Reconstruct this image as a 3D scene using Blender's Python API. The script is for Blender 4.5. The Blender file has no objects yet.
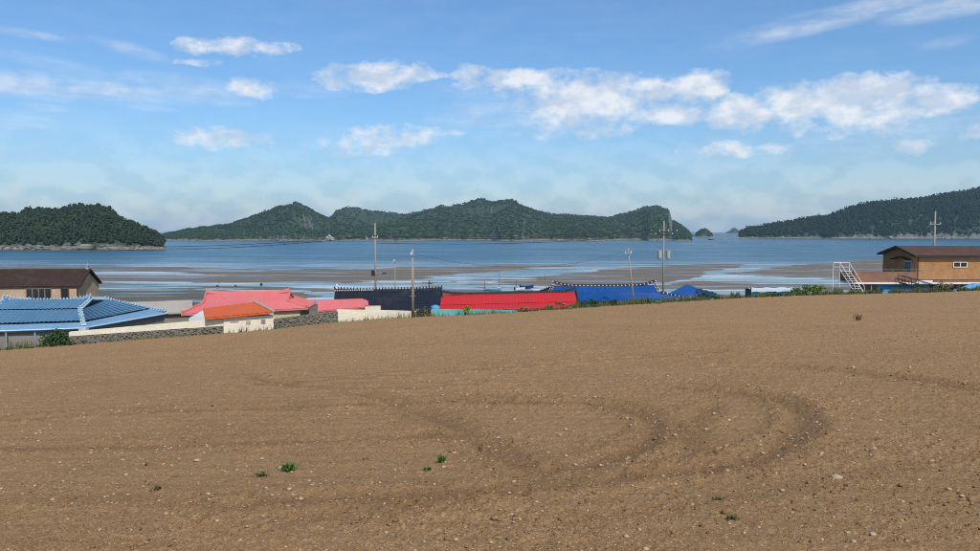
import bpy, math, random
import numpy as np
from mathutils import Vector as V
random.seed(7)
rng = np.random.default_rng(11)
sc = bpy.context.scene
col = sc.collection
R = math.radians

# ------------------------------------------------------------------ camera
H, F, HZ = 15.5, 740.0, 231.0            # eye height above the sea, focal length and eye level in photo pixels
PITCH = math.atan((275.5 - HZ) / F)
cam = bpy.data.cameras.new('camera')
cam.sensor_fit = 'HORIZONTAL'
cam.angle = 2 * math.atan(490 / F)
cam.clip_start = 0.1
cam.clip_end = 60000
camo = bpy.data.objects.new('camera', cam)
camo.location = (0, 0, H)
camo.rotation_euler = (math.pi / 2 - PITCH, 0, 0)
col.objects.link(camo)
sc.camera = camo

# ------------------------------------------------------------------ render and view
sc.render.engine = 'CYCLES'
sc.cycles.use_denoising = True
sc.cycles.denoising_prefilter = 'NONE'
sc.cycles.max_bounces = 6
sc.cycles.diffuse_bounces = 2
sc.cycles.glossy_bounces = 3
sc.cycles.transparent_max_bounces = 6
sc.cycles.volume_bounces = 0
sc.cycles.filter_width = 1.0
sc.view_settings.view_transform = 'Standard'
sc.view_settings.look = 'None'
sc.view_settings.gamma = 1
sc.view_settings.exposure = 0.18
sc.view_settings.use_curve_mapping = False

# ------------------------------------------------------------------ sky and sun
SUN_EL, SUN_AZ = 48.0, 158.0              # behind the camera, to the right
world = bpy.data.worlds.new('World')
sc.world = world
world.use_nodes = True
wn, wl = world.node_tree.nodes, world.node_tree.links
wn.clear()

def N(nodes, typ, **kw):
    n = nodes.new(typ)
    for k, v in kw.items():
        if k.startswith('i_'):
            n.inputs[k[2:].replace('_', ' ')].default_value = v
        else:
            setattr(n, k, v)
    return n

def M(nodes, links, op, a, b=None, c=None, clamp=False):
    n = nodes.new('ShaderNodeMath'); n.operation = op; n.use_clamp = clamp
    for i, v in enumerate((a, b, c)):
        if v is None: continue
        if isinstance(v, (int, float)): n.inputs[i].default_value = v
        else: links.new(v, n.inputs[i])
    return n.outputs[0]

sky = N(wn, 'ShaderNodeTexSky', sky_type='NISHITA', sun_disc=False)
sky.sun_elevation = R(SUN_EL); sky.sun_rotation = R(SUN_AZ)
sky.altitude = 0; sky.air_density = 1.0; sky.dust_density = 1.5; sky.ozone_density = 2.2
wm = lambda op, a, b=None, c=None, clamp=False: M(wn, wl, op, a, b, c, clamp)
tc = wn.new('ShaderNodeTexCoord')
sep = wn.new('ShaderNodeSeparateXYZ'); wl.new(tc.outputs['Generated'], sep.inputs[0])
az = wm('ARCTAN2', sep.outputs[0], sep.outputs[1])
el = wm('ARCSINE', sep.outputs[2])
comb = wn.new('ShaderNodeCombineXYZ'); wl.new(az, comb.inputs[0]); wl.new(el, comb.inputs[1])

def sky_ang(px, py):
    a, b = (px - 490) / F, (275.5 - py) / F
    d = V((a, math.cos(PITCH) + b * math.sin(PITCH), -math.sin(PITCH) + b * math.cos(PITCH))).normalized()
    return math.atan2(d.x, d.y), math.asin(d.z)

# warp, so that cloud outlines billow
def noise(scale, detail, rough, sx=1.0, sy=1.0, off=(0, 0, 0), vec=None):
    mp = wn.new('ShaderNodeMapping'); mp.inputs['Scale'].default_value = (sx, sy, 1); mp.inputs['Location'].default_value = off
    wl.new(vec or comb.outputs[0], mp.inputs[0])
    n = wn.new('ShaderNodeTexNoise'); n.inputs['Scale'].default_value = scale
    n.inputs['Detail'].default_value = detail; n.inputs['Roughness'].default_value = rough
    wl.new(mp.outputs[0], n.inputs['Vector'])
    return n
warp = noise(22, 4, 0.6, 1, 1.6)
wv = wn.new('ShaderNodeVectorMath'); wv.operation = 'SUBTRACT'; wl.new(warp.outputs['Color'], wv.inputs[0]); wv.inputs[1].default_value = (.5, .5, .5)
wv2 = wn.new('ShaderNodeVectorMath'); wv2.operation = 'MULTIPLY'; wl.new(wv.outputs[0], wv2.inputs[0]); wv2.inputs[1].default_value = (.050, .022, 0)
wv3 = wn.new('ShaderNodeVectorMath'); wv3.operation = 'ADD'; wl.new(comb.outputs[0], wv3.inputs[0]); wl.new(wv2.outputs[0], wv3.inputs[1])

# (centre x, y, half width, half height, tilt deg, weight) of the clouds in view: heaped ones, then veils
CUM = [(232, 47, 52, 8, 2, .8), (200, 62, 24, 4, 2, .55), (250, 88, 26, 9, 0, .75), (222, 138, 48, 10, 0, .8), (375, 77, 44, 13, 3, 1.0),
       (340, 78, 26, 10, 0, .7), (395, 73, 34, 12, 0, .95), (468, 74, 26, 8, 0, .8), (512, 80, 46, 9, 4, .95), (388, 138, 62, 10, 4, .75),
       (372, 150, 40, 8, 0, .6), (545, 100, 34, 22, 0, .8), (590, 100, 50, 24, 0, 1.05), (655, 92, 40, 12, 6, .9), (698, 88, 28, 14, 0, 1.05), (575, 124, 60, 16, 0, .6),
       (665, 115, 32, 10, 0, .95), (735, 112, 46, 13, 0, 1.05), (800, 100, 40, 16, 0, 1.0), (862, 98, 64, 20, 0, 1.15), (915, 105, 48, 16, 0, .95),
       (850, 118, 100, 18, 0, .7), (728, 151, 30, 7, 0, .9), (768, 150, 22, 7, 0, .7), (690, 152, 26, 5, 0, .4), (910, 146, 26, 7, 0, .6), (975, 132, 20, 8, 0, .6)]
VEIL = [(20, 33, 36, 4, -2, .6), (132, 50, 32, 6, -12, .55), (75, 70, 62, 7, -8, .5), (70, 88, 110, 11, 1, 1.0), (160, 86, 80, 10, 0, .7), (300, 90, 40, 7, 0, .45),
        (205, 100, 40, 6, 0, .5), (145, 107, 30, 4, -6, .5), (40, 107, 26, 4, -3, .55), (20, 130, 60, 20, -14, .5), (90, 165, 110, 22, -10, .45), (250, 190, 420, 26, 0, .35), (740, 188, 420, 28, 0, .38), (870, 8, 130, 9, 9, .85),
        (955, 5, 60, 10, 4, .8), (800, 20, 60, 6, 8, .5), (500, 118, 60, 16, 0, .55), (620, 170, 240, 12, 0, .45), (850, 150, 140, 16, 0, .55), (900, 165, 180, 20, 0, .4), (940, 45, 30, 6, 10, .3),
        (560, 92, 120, 16, 0, .35), (400, 155, 110, 14, 0, .35), (930, 125, 100, 24, 0, .5)]

def blobs(lst, vec):
    total = None
    for (px, py, hw, hh, tilt, w) in lst:
        u0, v0 = sky_ang(px, py); u1, _ = sky_ang(px + 1, py); _, v1 = sky_ang(px, py - 1)
        su, sv = 1 / (hw * 1.03 * (u1 - u0)), 1 / (hh * 1.08 * (v1 - v0))
        mp = wn.new('ShaderNodeMapping'); mp.vector_type = 'TEXTURE'
        mp.inputs['Location'].default_value = (u0, v0, 0); mp.inputs['Rotation'].default_value = (0, 0, R(tilt)); mp.inputs['Scale'].default_value = (1 / su, 1 / sv, 1)
        wl.new(vec, mp.inputs[0])
        ln = wn.new('ShaderNodeVectorMath'); ln.operation = 'LENGTH'; wl.new(mp.outputs[0], ln.inputs[0])
        m = wm('MULTIPLY', wm('SUBTRACT', 1.55, ln.outputs['Value'], clamp=True), w)
        total = m if total is None else wm('MAXIMUM', total, m) if w < .5 else wm('SMOOTH_MAX', total, m, .15)
    return total

cum = blobs(CUM, wv3.outputs[0])
veil = blobs(VEIL, comb.outputs[0])
n1 = noise(30, 8, 0.60, 1, 1.45)
n2 = noise(9, 7, 0.66, 1, 7.0, (3.1, 1.7, 0))
# beyond the frame the same fair-weather sky goes on: scattered heaps in the same belt of heights
n3 = noise(5, 6, 0.6, 1, 2.6, (8.2, 4.4, 0))
outside = wm('MULTIPLY', wm('SUBTRACT', wm('ABSOLUTE', az), 0.66, clamp=True), 6.0, clamp=True)
belt = wm('MULTIPLY', wm('MULTIPLY', wm('SUBTRACT', el, .08, clamp=True), 20, clamp=True), wm('MULTIPLY', wm('SUBTRACT', .6, el, clamp=True), 4, clamp=True), clamp=True)
gen = wm('MULTIPLY', wm('MULTIPLY', wm('SUBTRACT', n3.outputs['Fac'], .50, clamp=True), 5.0, clamp=True), wm('MULTIPLY', outside, belt))
dens = wm('ADD', wm('MULTIPLY', cum, 1.0), wm('MULTIPLY', wm('SUBTRACT', n1.outputs['Fac'], .535), 2.3))
dens = wm('MULTIPLY', dens, wm('MULTIPLY', cum, 3.0, clamp=True))
dens = wm('MAXIMUM', wm('MULTIPLY', wm('SUBTRACT', dens, .12, clamp=True), 1.25, clamp=True), gen)
vd = wm('MULTIPLY', wm('MULTIPLY', veil, wm('MULTIPLY', wm('SUBTRACT', n2.outputs['Fac'], .26, clamp=True), 2.1)), .85, clamp=True)
mask = wm('MAXIMUM', wm('MULTIPLY', dens, .90), vd, clamp=True)
mask = wm('MULTIPLY', mask, .97, clamp=True)
mist = wm('MULTIPLY', wm('POWER', wm('MULTIPLY', wm('SUBTRACT', .20, wm('ABSOLUTE', el), clamp=True), 5.0), 1.6), .55)   # pale hazy air low over the sea, all round
mask = wm('MAXIMUM', mask, mist)
bg1 = wn.new('ShaderNodeBackground'); bg1.inputs[1].default_value = 0.135
hs = wn.new('ShaderNodeHueSaturation'); hs.inputs['Saturation'].default_value = 1.0; hs.inputs['Value'].default_value = 1.0
tn_ = wn.new('ShaderNodeMix'); tn_.data_type = 'RGBA'; tn_.blend_type = 'MULTIPLY'; tn_.inputs[0].default_value = 1.0; tn_.inputs[7].default_value = (.55, .80, 1.0, 1)
wl.new(sky.outputs[0], tn_.inputs[6]); wl.new(tn_.outputs[2], hs.inputs['Color']); wl.new(hs.outputs[0], bg1.inputs[0])
nA = noise(20, 4, .5, 1, 1.45); nB = noise(20, 4, .5, 1, 1.45, (0, .016 * 1.45, 0))   # lit from above: bright where the cloud thins out upwards
ramp = wn.new('ShaderNodeMapRange'); ramp.inputs[1].default_value = -.10; ramp.inputs[2].default_value = .10; wl.new(wm('SUBTRACT', nA.outputs['Fac'], nB.outputs['Fac']), ramp.inputs[0])
cc = wn.new('ShaderNodeMix'); cc.data_type = 'RGBA'; wl.new(ramp.outputs[0], cc.inputs[0])
cc.inputs[6].default_value = (.53, .61, .72, 1); cc.inputs[7].default_value = (.80, .81, .84, 1)
bg2 = wn.new('ShaderNodeBackground'); wl.new(cc.outputs[2], bg2.inputs[0]); bg2.inputs[1].default_value = 1.0
mixs = wn.new('ShaderNodeMixShader'); wl.new(mask, mixs.inputs[0]); wl.new(bg1.outputs[0], mixs.inputs[1]); wl.new(bg2.outputs[0], mixs.inputs[2])
wo = wn.new('ShaderNodeOutputWorld'); wl.new(mixs.outputs[0], wo.inputs[0])
world.cycles.sampling_method = 'MANUAL'; world.cycles.sample_map_resolution = 512

sun = bpy.data.lights.new('sun', 'SUN'); sun.energy = 3.7; sun.angle = R(0.53); sun.color = (1.0, .92, .78)
suno = bpy.data.objects.new('sun', sun); col.objects.link(suno)
sd = V((math.sin(R(SUN_AZ)) * math.cos(R(SUN_EL)), math.cos(R(SUN_AZ)) * math.cos(R(SUN_EL)), math.sin(R(SUN_EL))))
suno.rotation_euler = sd.to_track_quat('Z', 'Y').to_euler(); suno.location = (40, -40, 60)

# ------------------------------------------------------------------ helpers
def ray(px, py):
    a, b = (px - 490) / F, (275.5 - py) / F
    return V((a, math.cos(PITCH) + b * math.sin(PITCH), -math.sin(PITCH) + b * math.cos(PITCH)))
def W(px, py, Y):                         # the point at distance Y seen at a photo position
    d = ray(px, py); return V((0, 0, H)) + d * (Y / d.y)
def Rz(px, py, z):                        # the point at height z seen at a photo position
    d = ray(px, py); return V((0, 0, H)) + d * ((z - H) / d.z)
def X_(px, Y): return W(px, HZ, Y).x
def lerp(a, b, t): return a + (b - a) * t

def hash2(ix, iy, seed):
    h = (ix.astype(np.int64) * 374761393 + iy.astype(np.int64) * 668265263 + seed * 974711) & 0xffffffff
    h = ((h ^ (h >> 13)) * 1274126177) & 0xffffffff
    return ((h ^ (h >> 16)) & 0xffff) / 65535.0
def vn(x, y, seed=0):
    ix, iy = np.floor(x), np.floor(y); fx, fy = x - ix, y - iy
    fx = fx * fx * (3 - 2 * fx); fy = fy * fy * (3 - 2 * fy)
    a = hash2(ix, iy, seed); b = hash2(ix + 1, iy, seed); c = hash2(ix, iy + 1, seed); d = hash2(ix + 1, iy + 1, seed)
    return a + (b - a) * fx + (c - a) * fy + (a - b - c + d) * fx * fy
def fbm(x, y, seed=0, oct=4, gain=.5):
    s = 0; a = 1; t = 0
    for o in range(oct):
        s = s + a * vn(x * 2 ** o + 17.3 * o, y * 2 ** o - 9.1 * o, seed + o); t += a; a *= gain
    return s / t - .5
def sstep(a, b, x):
    t = np.clip((x - a) / (b - a), 0, 1); return t * t * (3 - 2 * t)

# ---- materials
mats = {}
def mat(name):
    m = bpy.data.materials.new(name); m.use_nodes = True
    nt = m.node_tree; b = nt.nodes['Principled BSDF']; mats[name] = m
    return m, nt.nodes, nt.links, b
def mixc(n, l, fac, a, b):
    x = n.new('ShaderNodeMix'); x.data_type = 'RGBA'
    for i, v in ((0, fac), (6, a), (7, b)):
        if hasattr(v, 'links') or hasattr(v, 'is_linked'): l.new(v, x.inputs[i])
        elif i == 0: x.inputs[0].default_value = v
        else: x.inputs[i].default_value = (*v, 1)
    return x.outputs[2]
def ntex(n, l, scale, detail=4, rough=.55, coord='pos', stretch=(1, 1, 1)):
    if coord == 'pos': c = n.new('ShaderNodeNewGeometry').outputs['Position']
    else: c = n.new('ShaderNodeTexCoord').outputs['Object']
    mp = n.new('ShaderNodeMapping'); mp.inputs['Scale'].default_value = stretch; l.new(c, mp.inputs[0])
    t = n.new('ShaderNodeTexNoise'); t.inputs['Scale'].default_value = scale; t.inputs['Detail'].default_value = detail; t.inputs['Roughness'].default_value = rough
    l.new(mp.outputs[0], t.inputs['Vector']); return t.outputs['Fac']
def mr(n, l, v, a, b, c=0, d=1):
    m = n.new('ShaderNodeMapRange'); l.new(v, m.inputs[0])
    for i, x in enumerate((a, b, c, d)): m.inputs[i + 1].default_value = x
    return m.outputs[0]
def paint(name, c, c2=None, rough=.6, scale=1.2, spec=.22, stretch=(1, 1, 1), metal=0, bump=0.0):
    m, n, l, b = mat(name)
    c2 = c2 or tuple(x * .72 for x in c)
    f1 = mr(n, l, ntex(n, l, scale, 6, .65, 'pos', stretch), .38, .72)
    f2 = mr(n, l, ntex(n, l, scale * 9, 3, .6), .3, .7)
    f3 = mr(n, l, ntex(n, l, scale * .45, 7, .75), .50, .68)                 # faded and grimy areas
    cA = mixc(n, l, M(n, l, 'MULTIPLY', f3, .28), mixc(n, l, f1, c, c2), tuple(.55 * x + .09 for x in c2))
    l.new(mixc(n, l, M(n, l, 'MULTIPLY', f2, .32), cA, tuple(x * .55 for x in c2)), b.inputs['Base Color'])
    b.inputs['Roughness'].default_value = rough; b.inputs['Specular IOR Level'].default_value = spec; b.inputs['Metallic'].default_value = metal
    if bump:
        bp = n.new('ShaderNodeBump'); bp.inputs['Strength'].default_value = bump; bp.inputs['Distance'].default_value = .02
        l.new(f2, bp.inputs['Height']); l.new(bp.outputs[0], b.inputs['Normal'])
    return m
def brick(name, c1, c2, mortar):
    m, n, l, b = mat(name)
    g = n.new('ShaderNodeNewGeometry'); s = n.new('ShaderNodeSeparateXYZ'); l.new(g.outputs['Position'], s.inputs[0])
    cb = n.new('ShaderNodeCombineXYZ'); l.new(M(n, l, 'ADD', s.outputs[0], s.outputs[1]), cb.inputs[0]); l.new(s.outputs[2], cb.inputs[1])
    t = n.new('ShaderNodeTexBrick'); l.new(cb.outputs[0], t.inputs['Vector'])
    t.inputs['Color1'].default_value = (*c1, 1); t.inputs['Color2'].default_value = (*c2, 1); t.inputs['Mortar'].default_value = (*mortar, 1)
    t.inputs['Scale'].default_value = 1; t.inputs['Mortar Size'].default_value = .007; t.inputs['Brick Width'].default_value = .23; t.inputs['Row Height'].default_value = .075
    f = mr(n, l, ntex(n, l, 1.1, 5, .65), .35, .7)
    l.new(mixc(n, l, M(n, l, 'MULTIPLY', f, .45), t.outputs['Color'], tuple(x * .5 for x in c2)), b.inputs['Base Color'])
    b.inputs['Roughness'].default_value = .9; b.inputs['Specular IOR Level'].default_value = .12
    bp = n.new('ShaderNodeBump'); bp.inputs['Strength'].default_value = .5; bp.inputs['Distance'].default_value = .01; bp.invert = True
    l.new(t.outputs['Fac'], bp.inputs['Height']); l.new(bp.outputs[0], b.inputs['Normal'])
    return m

paint('tile_blue', (.085, .20, .33), (.13, .245, .36), .55, .8, stretch=(2.6, .3, .3))
paint('tile_light', (.17, .31, .45), (.13, .26, .41), .5, 1.0)
paint('tile_cap', (.50, .60, .66), (.34, .46, .55), .6, 3)
paint('blue_sheet', (.006, .070, .29), (.01, .06, .20), .5, .9, stretch=(2.6, .3, .3))
paint('navy', (.012, .016, .03), (.018, .022, .034), .7, .9, stretch=(2.6, .3, .3))
paint('navy_tarp', (.008, .026, .09), (.006, .02, .06), .6, .9)
paint('red_sheet', (.56, .018, .022), (.42, .03, .03), .6, .7, stretch=(2.6, .3, .3))
paint('pink_sheet', (.66, .135, .135), (.56, .19, .18), .6, .7, stretch=(2.6, .3, .3))
paint('orange_sheet', (.60, .105, .022), (.50, .11, .03), .6, .9, stretch=(2.6, .3, .3))
paint('brown_roof', (.036, .019, .016), (.048, .028, .022), .8, 1.2)
paint('brown_roof_light', (.075, .040, .029), (.10, .056, .040), .8, 1.2)
paint('black_tile', (.02, .02, .025), (.03, .03, .035), .6, 3)
paint('white_tip', (.62, .64, .66), (.5, .52, .56), .6, 3)
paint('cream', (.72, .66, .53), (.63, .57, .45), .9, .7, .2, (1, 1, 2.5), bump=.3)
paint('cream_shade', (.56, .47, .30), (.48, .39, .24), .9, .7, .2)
paint('white_wall', (.64, .66, .68), (.52, .54, .57), .85, .9, .2)
paint('grey_wall', (.27, .24, .21), (.19, .165, .14), .9, .8, .2)
paint('grey_roof', (.42, .37, .32), (.33, .29, .25), .9, .6, .2)
paint('concrete', (.40, .38, .34), (.31, .29, .26), .9, 1.5, .2)
paint('pole', (.32, .28, .235), (.24, .21, .18), .9, 2.0, .2)
paint('steel', (.36, .38, .40), (.28, .30, .32), .45, 3, .5, (1, 1, 1), .3)
paint('dark_metal', (.02, .02, .022), (.035, .032, .03), .6, 2)
paint('white_paint', (.74, .74, .72), (.62, .61, .58), .6, 2)
paint('teal_wall', (.13, .44, .41), (.10, .36, .34), .8, .9, .2)
paint('green_wall', (.12, .36, .18), (.10, .28, .14), .8, .9, .2)
paint('sky_blue', (.10, .32, .56), (.08, .25, .46), .6, 1.2)
paint('blue_wall', (.11, .33, .60), (.09, .27, .50), .8, .8, .2)
paint('teal_tarp', (.016, .11, .13), (.012, .07, .09), .6, 1.5)
paint('pale_tarp', (.42, .52, .62), (.52, .57, .63), .55, 2.0)
paint('wood', (.12, .075, .045), (.08, .05, .03), .85, 2.5)
paint('rock', (.26, .22, .18), (.15, .13, .11), .95, .35, .2)
paint('rock_pale', (.40, .37, .34), (.26, .24, .22), .95, .2, .2)
paint('stone_dark', (.13, .115, .095), (.22, .20, .17), .95, 4.5, .2)
paint('stone_pale', (.46, .345, .235), (.32, .235, .155), .9, 7, .1)
paint('dark_rock', (.018, .018, .02), (.03, .03, .03), .9, 4, .2)
paint('wire', (.03, .03, .035), None, .6)
brick('brick_tan', (.56, .38, .25), (.46, .30, .19), (.42, .34, .27))
brick('brick_orange', (.41, .205, .085), (.31, .15, .065), (.33, .22, .13))
brick('brick_red', (.30, .155, .105), (.23, .115, .08), (.28, .20, .16))
m, n, l, b = mat('glass'); b.inputs['Base Color'].default_value = (.02, .023, .028, 1); b.inputs['Roughness'].default_value = .08; b.inputs['Specular IOR Level'].default_value = .6

def leafmat(name, c, c2):
    m, n, l, b = mat(name)
    f = mr(n, l, ntex(n, l, 1.8, 4, .6), .3, .7)
    a = n.new('ShaderNodeAttribute'); a.attribute_name = 'tint'
    k = mixc(n, l, f, c, c2)
    k2 = mixc(n, l, a.outputs['Fac'], tuple(x * .55 for x in c), tuple(min(1, x * 1.5) for x in c2))
    l.new(mixc(n, l, .55, k, k2), b.inputs['Base Color'])
    b.inputs['Roughness'].default_value = .7; b.inputs['Specular IOR Level'].default_value = .2
    return m
leafmat('leaf_dark', (.022, .06, .018), (.04, .085, .025))
leafmat('leaf_mid', (.055, .13, .022), (.09, .17, .035))
leafmat('leaf_lime', (.17, .22, .03), (.22, .25, .04))
leafmat('leaf_verge', (.06, .085, .025), (.13, .125, .05))
leafmat('leaf_dry', (.13, .12, .05), (.19, .16, .08))
leafmat('forest_near', (.015, .030, .012), (.030, .046, .017))
leafmat('forest_far', (.017, .040, .020), (.028, .052, .024))
leafmat('forest_right', (.009, .022, .011), (.016, .032, .014))

# ---- mesh builder
class MB:
    def __init__(s): s.v = []; s.f = []
    def add(s, vs, fs):
        o = len(s.v); s.v += [tuple(x) for x in vs]; s.f += [tuple(i + o for i in q) for q in fs]; return s
    def quad(s, a, b, c, d): return s.add((a, b, c, d), ((0, 1, 2, 3),))
    def hexa(s, lo, hi):                  # lo, hi: four corners each, counter-clockwise from above
        return s.add(list(lo) + list(hi), ((3, 2, 1, 0), (4, 5, 6, 7), (0, 1, 5, 4), (1, 2, 6, 5), (2, 3, 7, 6), (3, 0, 4, 7)))
    def box(s, c, u, v, w, hu, hv, hw):   # centre, unit axes, half sizes
        c, u, v, w = V(c), V(u) * hu, V(v) * hv, V(w) * hw
        return s.hexa([c - u - v - w, c + u - v - w, c + u + v - w, c - u + v - w], [c - u - v + w, c + u - v + w, c + u + v + w, c - u + v + w])
    def abox(s, x0, y0, z0, x1, y1, z1):
        return s.hexa([(x0, y0, z0), (x1, y0, z0), (x1, y1, z0), (x0, y1, z0)], [(x0, y0, z1), (x1, y0, z1), (x1, y1, z1), (x0, y1, z1)])
    def tube(s, pts, r, n=8, r2=None):
        pts = [V(p) for p in pts]; r2 = r if r2 is None else r2; o = len(s.v); k = len(pts)
        for i, p in enumerate(pts):
            t = (pts[min(i + 1, k - 1)] - pts[max(i - 1, 0)]).normalized()
            a = t.cross(V((0, 0, 1)) if abs(t.z) < .95 else V((1, 0, 0))).normalized(); bb = t.cross(a)
            rr = lerp(r, r2, i / (k - 1))
            for j in range(n):
                q = 2 * math.pi * j / n; s.v.append(tuple(p + a * math.cos(q) * rr + bb * math.sin(q) * rr))
        for i in range(k - 1):
            for j in range(n):
                s.f.append((o + i * n + j, o + i * n + (j + 1) % n, o + (i + 1) * n + (j + 1) % n, o + (i + 1) * n + j))
        s.f.append(tuple(o + j for j in range(n))[::-1]); s.f.append(tuple(o + (k - 1) * n + j for j in range(n)))
        return s

org = {}
def tag(o, label=None, cat=None, group=None, kind=None):
    if label: o['label'] = label
    if cat: o['category'] = cat
    if group: o['group'] = group
    if kind: o['kind'] = kind
    return o
def empty(name, loc, label, cat, group=None):
    o = bpy.data.objects.new(name, None); o.location = loc; o.empty_display_size = .2; col.objects.link(o); org[o] = V(loc)
    return tag(o, label, cat, group)
def obj(name, mb, material, parent=None, smooth=False, origin=None):
    if parent is not None: og = org[parent]
    else: og = V(origin) if origin is not None else V((0, 0, 0))
    me = bpy.data.meshes.new(name)
    me.from_pydata([(x - og.x, y - og.y, z - og.z) for x, y, z in mb.v], [], mb.f)
    me.materials.append(mats[material] if isinstance(material, str) else material)
    if smooth: me.polygons.foreach_set('use_smooth', [True] * len(me.polygons))
    o = bpy.data.objects.new(name, me); col.objects.link(o); org[o] = og
    if parent is not None: o.parent = parent
    else: o.location = og
    return o
def npobj(name, v, f, material, parent=None, smooth=False, tint=None):
    """v (n,3) float, f (m,k) int: a mesh straight from arrays"""
    me = bpy.data.meshes.new(name); k = f.shape[1]
    og = org[parent] if parent is not None else V((0, 0, 0))
    v = v - np.array(og[:])
    me.vertices.add(len(v)); me.vertices.foreach_set('co', v.astype(np.float32).ravel())
    me.loops.add(f.size); me.loops.foreach_set('vertex_index', f.astype(np.int32).ravel())
    me.polygons.add(len(f)); me.polygons.foreach_set('loop_start', np.arange(0, f.size, k, dtype=np.int32))
    me.polygons.foreach_set('loop_total', np.full(len(f), k, dtype=np.int32))
    if smooth: me.polygons.foreach_set('use_smooth', np.ones(len(f), dtype=bool))
    me.update(calc_edges=True)
    if tint is not None:
        a = me.attributes.new('tint', 'FLOAT', 'POINT'); a.data.foreach_set('value', tint.astype(np.float32))
    me.materials.append(mats[material] if isinstance(material, str) else material)
    o = bpy.data.objects.new(name, me); col.objects.link(o); org[o] = og
    if parent is not None: o.parent = parent
    return o
def gridfaces(nr, nc):
    i = np.arange(nr - 1)[:, None] * nc + np.arange(nc - 1)[None, :]
    return np.stack([i, i + 1, i + nc + 1, i + nc], -1).reshape(-1, 4)

# icosahedron, the seed of stones, clods and leaf clumps
_p = (1 + 5 ** .5) / 2
ICO_V = np.array([(-1, _p, 0), (1, _p, 0), (-1, -_p, 0), (1, -_p, 0), (0, -1, _p), (0, 1, _p), (0, -1, -_p), (0, 1, -_p), (_p, 0, -1), (_p, 0, 1), (-_p, 0, -1), (-_p, 0, 1)]) / math.sqrt(1 + _p * _p)
ICO_F = np.array([(0, 11, 5), (0, 5, 1), (0, 1, 7), (0, 7, 10), (0, 10, 11), (1, 5, 9), (5, 11, 4), (11, 10, 2), (10, 7, 6), (7, 1, 8), (3, 9, 4), (3, 4, 2), (3, 2, 6), (3, 6, 8), (3, 8, 9), (4, 9, 5), (2, 4, 11), (6, 2, 10), (8, 6, 7), (9, 8, 1)])
OCT_V = np.array([(1, 0, 0), (-1, 0, 0), (0, 1, 0), (0, -1, 0), (0, 0, 1), (0, 0, -1)], float)
OCT_F = np.array([(0, 2, 4), (2, 1, 4), (1, 3, 4), (3, 0, 4), (2, 0, 5), (1, 2, 5), (3, 1, 5), (0, 3, 5)])
def blobs_mesh(c, r, jit=.25, BV=ICO_V, BF=ICO_F):
    """c (n,3) centres, r (n,3) radii -> many lumpy icosahedra, each turned at random"""
    k = len(c)
    a = rng.uniform(0, 2 * np.pi, k); ca, sa = np.cos(a)[:, None], np.sin(a)[:, None]
    v = BV[None] * (1 + rng.uniform(-jit, jit, (k, len(BV), 1)))
    x = v[..., 0] * ca - v[..., 1] * sa; y = v[..., 0] * sa + v[..., 1] * ca
    v = np.stack([x, y, v[..., 2]], -1) * r[:, None, :] + c[:, None, :]
    f = BF[None] + (np.arange(k) * len(BV))[:, None, None]
    return v.reshape(-1, 3), f.reshape(-1, 3)
def ico_subdiv():
    vs = [V(p) for p in ICO_V]; fs = []
    cache = {}
    def mid(a, b):
        k = (min(a, b), max(a, b))
        if k not in cache: vs.append(((vs[a] + vs[b]) / 2).normalized()); cache[k] = len(vs) - 1
        return cache[k]
    for a, b, c in ICO_F:
        a, b, c = int(a), int(b), int(c); ab, bc, ca = mid(a, b), mid(b, c), mid(c, a)
        fs += [(a, ab, ca), (b, bc, ab), (c, ca, bc), (ab, bc, ca)]
    return vs, fs
def leaves_mesh(c, size, up=.3):
    """leaf-sized quads at points c, each with its own turn"""
    k = len(c); nrm = rng.normal(size=(k, 3)); nrm[:, 2] = np.abs(nrm[:, 2]) + up; nrm /= np.linalg.norm(nrm, axis=1)[:, None]
    t = np.cross(nrm, rng.normal(size=(k, 3))); t /= np.linalg.norm(t, axis=1)[:, None]; bb = np.cross(nrm, t)
    s = (size * rng.uniform(.6, 1.3, k))[:, None]
    v = np.stack([c - t * s, c + bb * s * .55 + nrm * s * .1, c + t * s, c - bb * s * .55 + nrm * s * .1], 1).reshape(-1, 3)
    return v, np.arange(4 * k).reshape(-1, 4)

# ------------------------------------------------------------------ sea
m, n, l, b = mat('sea_water')
g = n.new('ShaderNodeNewGeometry'); s = n.new('ShaderNodeSeparateXYZ'); l.new(g.outputs['Position'], s.inputs[0])
shal = mr(n, l, s.outputs[1], 230, 420)                      # 0 in the sheltered shallows, 1 offshore
patch = ntex(n, l, .012, 5, .6, 'pos', (1, 2.2, 1))
streak = ntex(n, l, .03, 6, .62, 'pos', (.35, 2.4, 1))
wav = ntex(n, l, .55, 5, .6, 'pos', (.6, 1.5, 1))
fine = ntex(n, l, 2.2, 3, .6, 'pos', (.7, 1.4, 1))
c0 = mixc(n, l, shal, (.14, .16, .16), (.02, .078, .125))
pale_streaks = M(n, l, 'MULTIPLY', mr(n, l, ntex(n, l, .05, 8, .72, 'pos', (.35, 2.2, 1)), .49, .58), M(n, l, 'SUBTRACT', 1.0, mr(n, l, s.outputs[1], 250, 400)))  # pale streaks mixed into the water colour, shallows only
c0 = mixc(n, l, mr(n, l, patch, .35, .7), c0, (.034, .105, .155))
l.new(mixc(n, l, M(n, l, 'MULTIPLY', pale_streaks, .8), c0, (.66, .70, .72)), b.inputs['Base Color'])
rg = M(n, l, 'ADD', M(n, l, 'MULTIPLY', shal, .16), mr(n, l, streak, .35, .7, .06, .26))
l.new(rg, b.inputs['Roughness'])
bp = n.new('ShaderNodeBump'); bp.inputs['Distance'].default_value = .6
l.new(M(n, l, 'MULTIPLY', M(n, l, 'ADD', .10, M(n, l, 'MULTIPLY', shal, .60)), mr(n, l, streak, .32, .62, .35, 1.1)), bp.inputs['Strength'])
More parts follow.
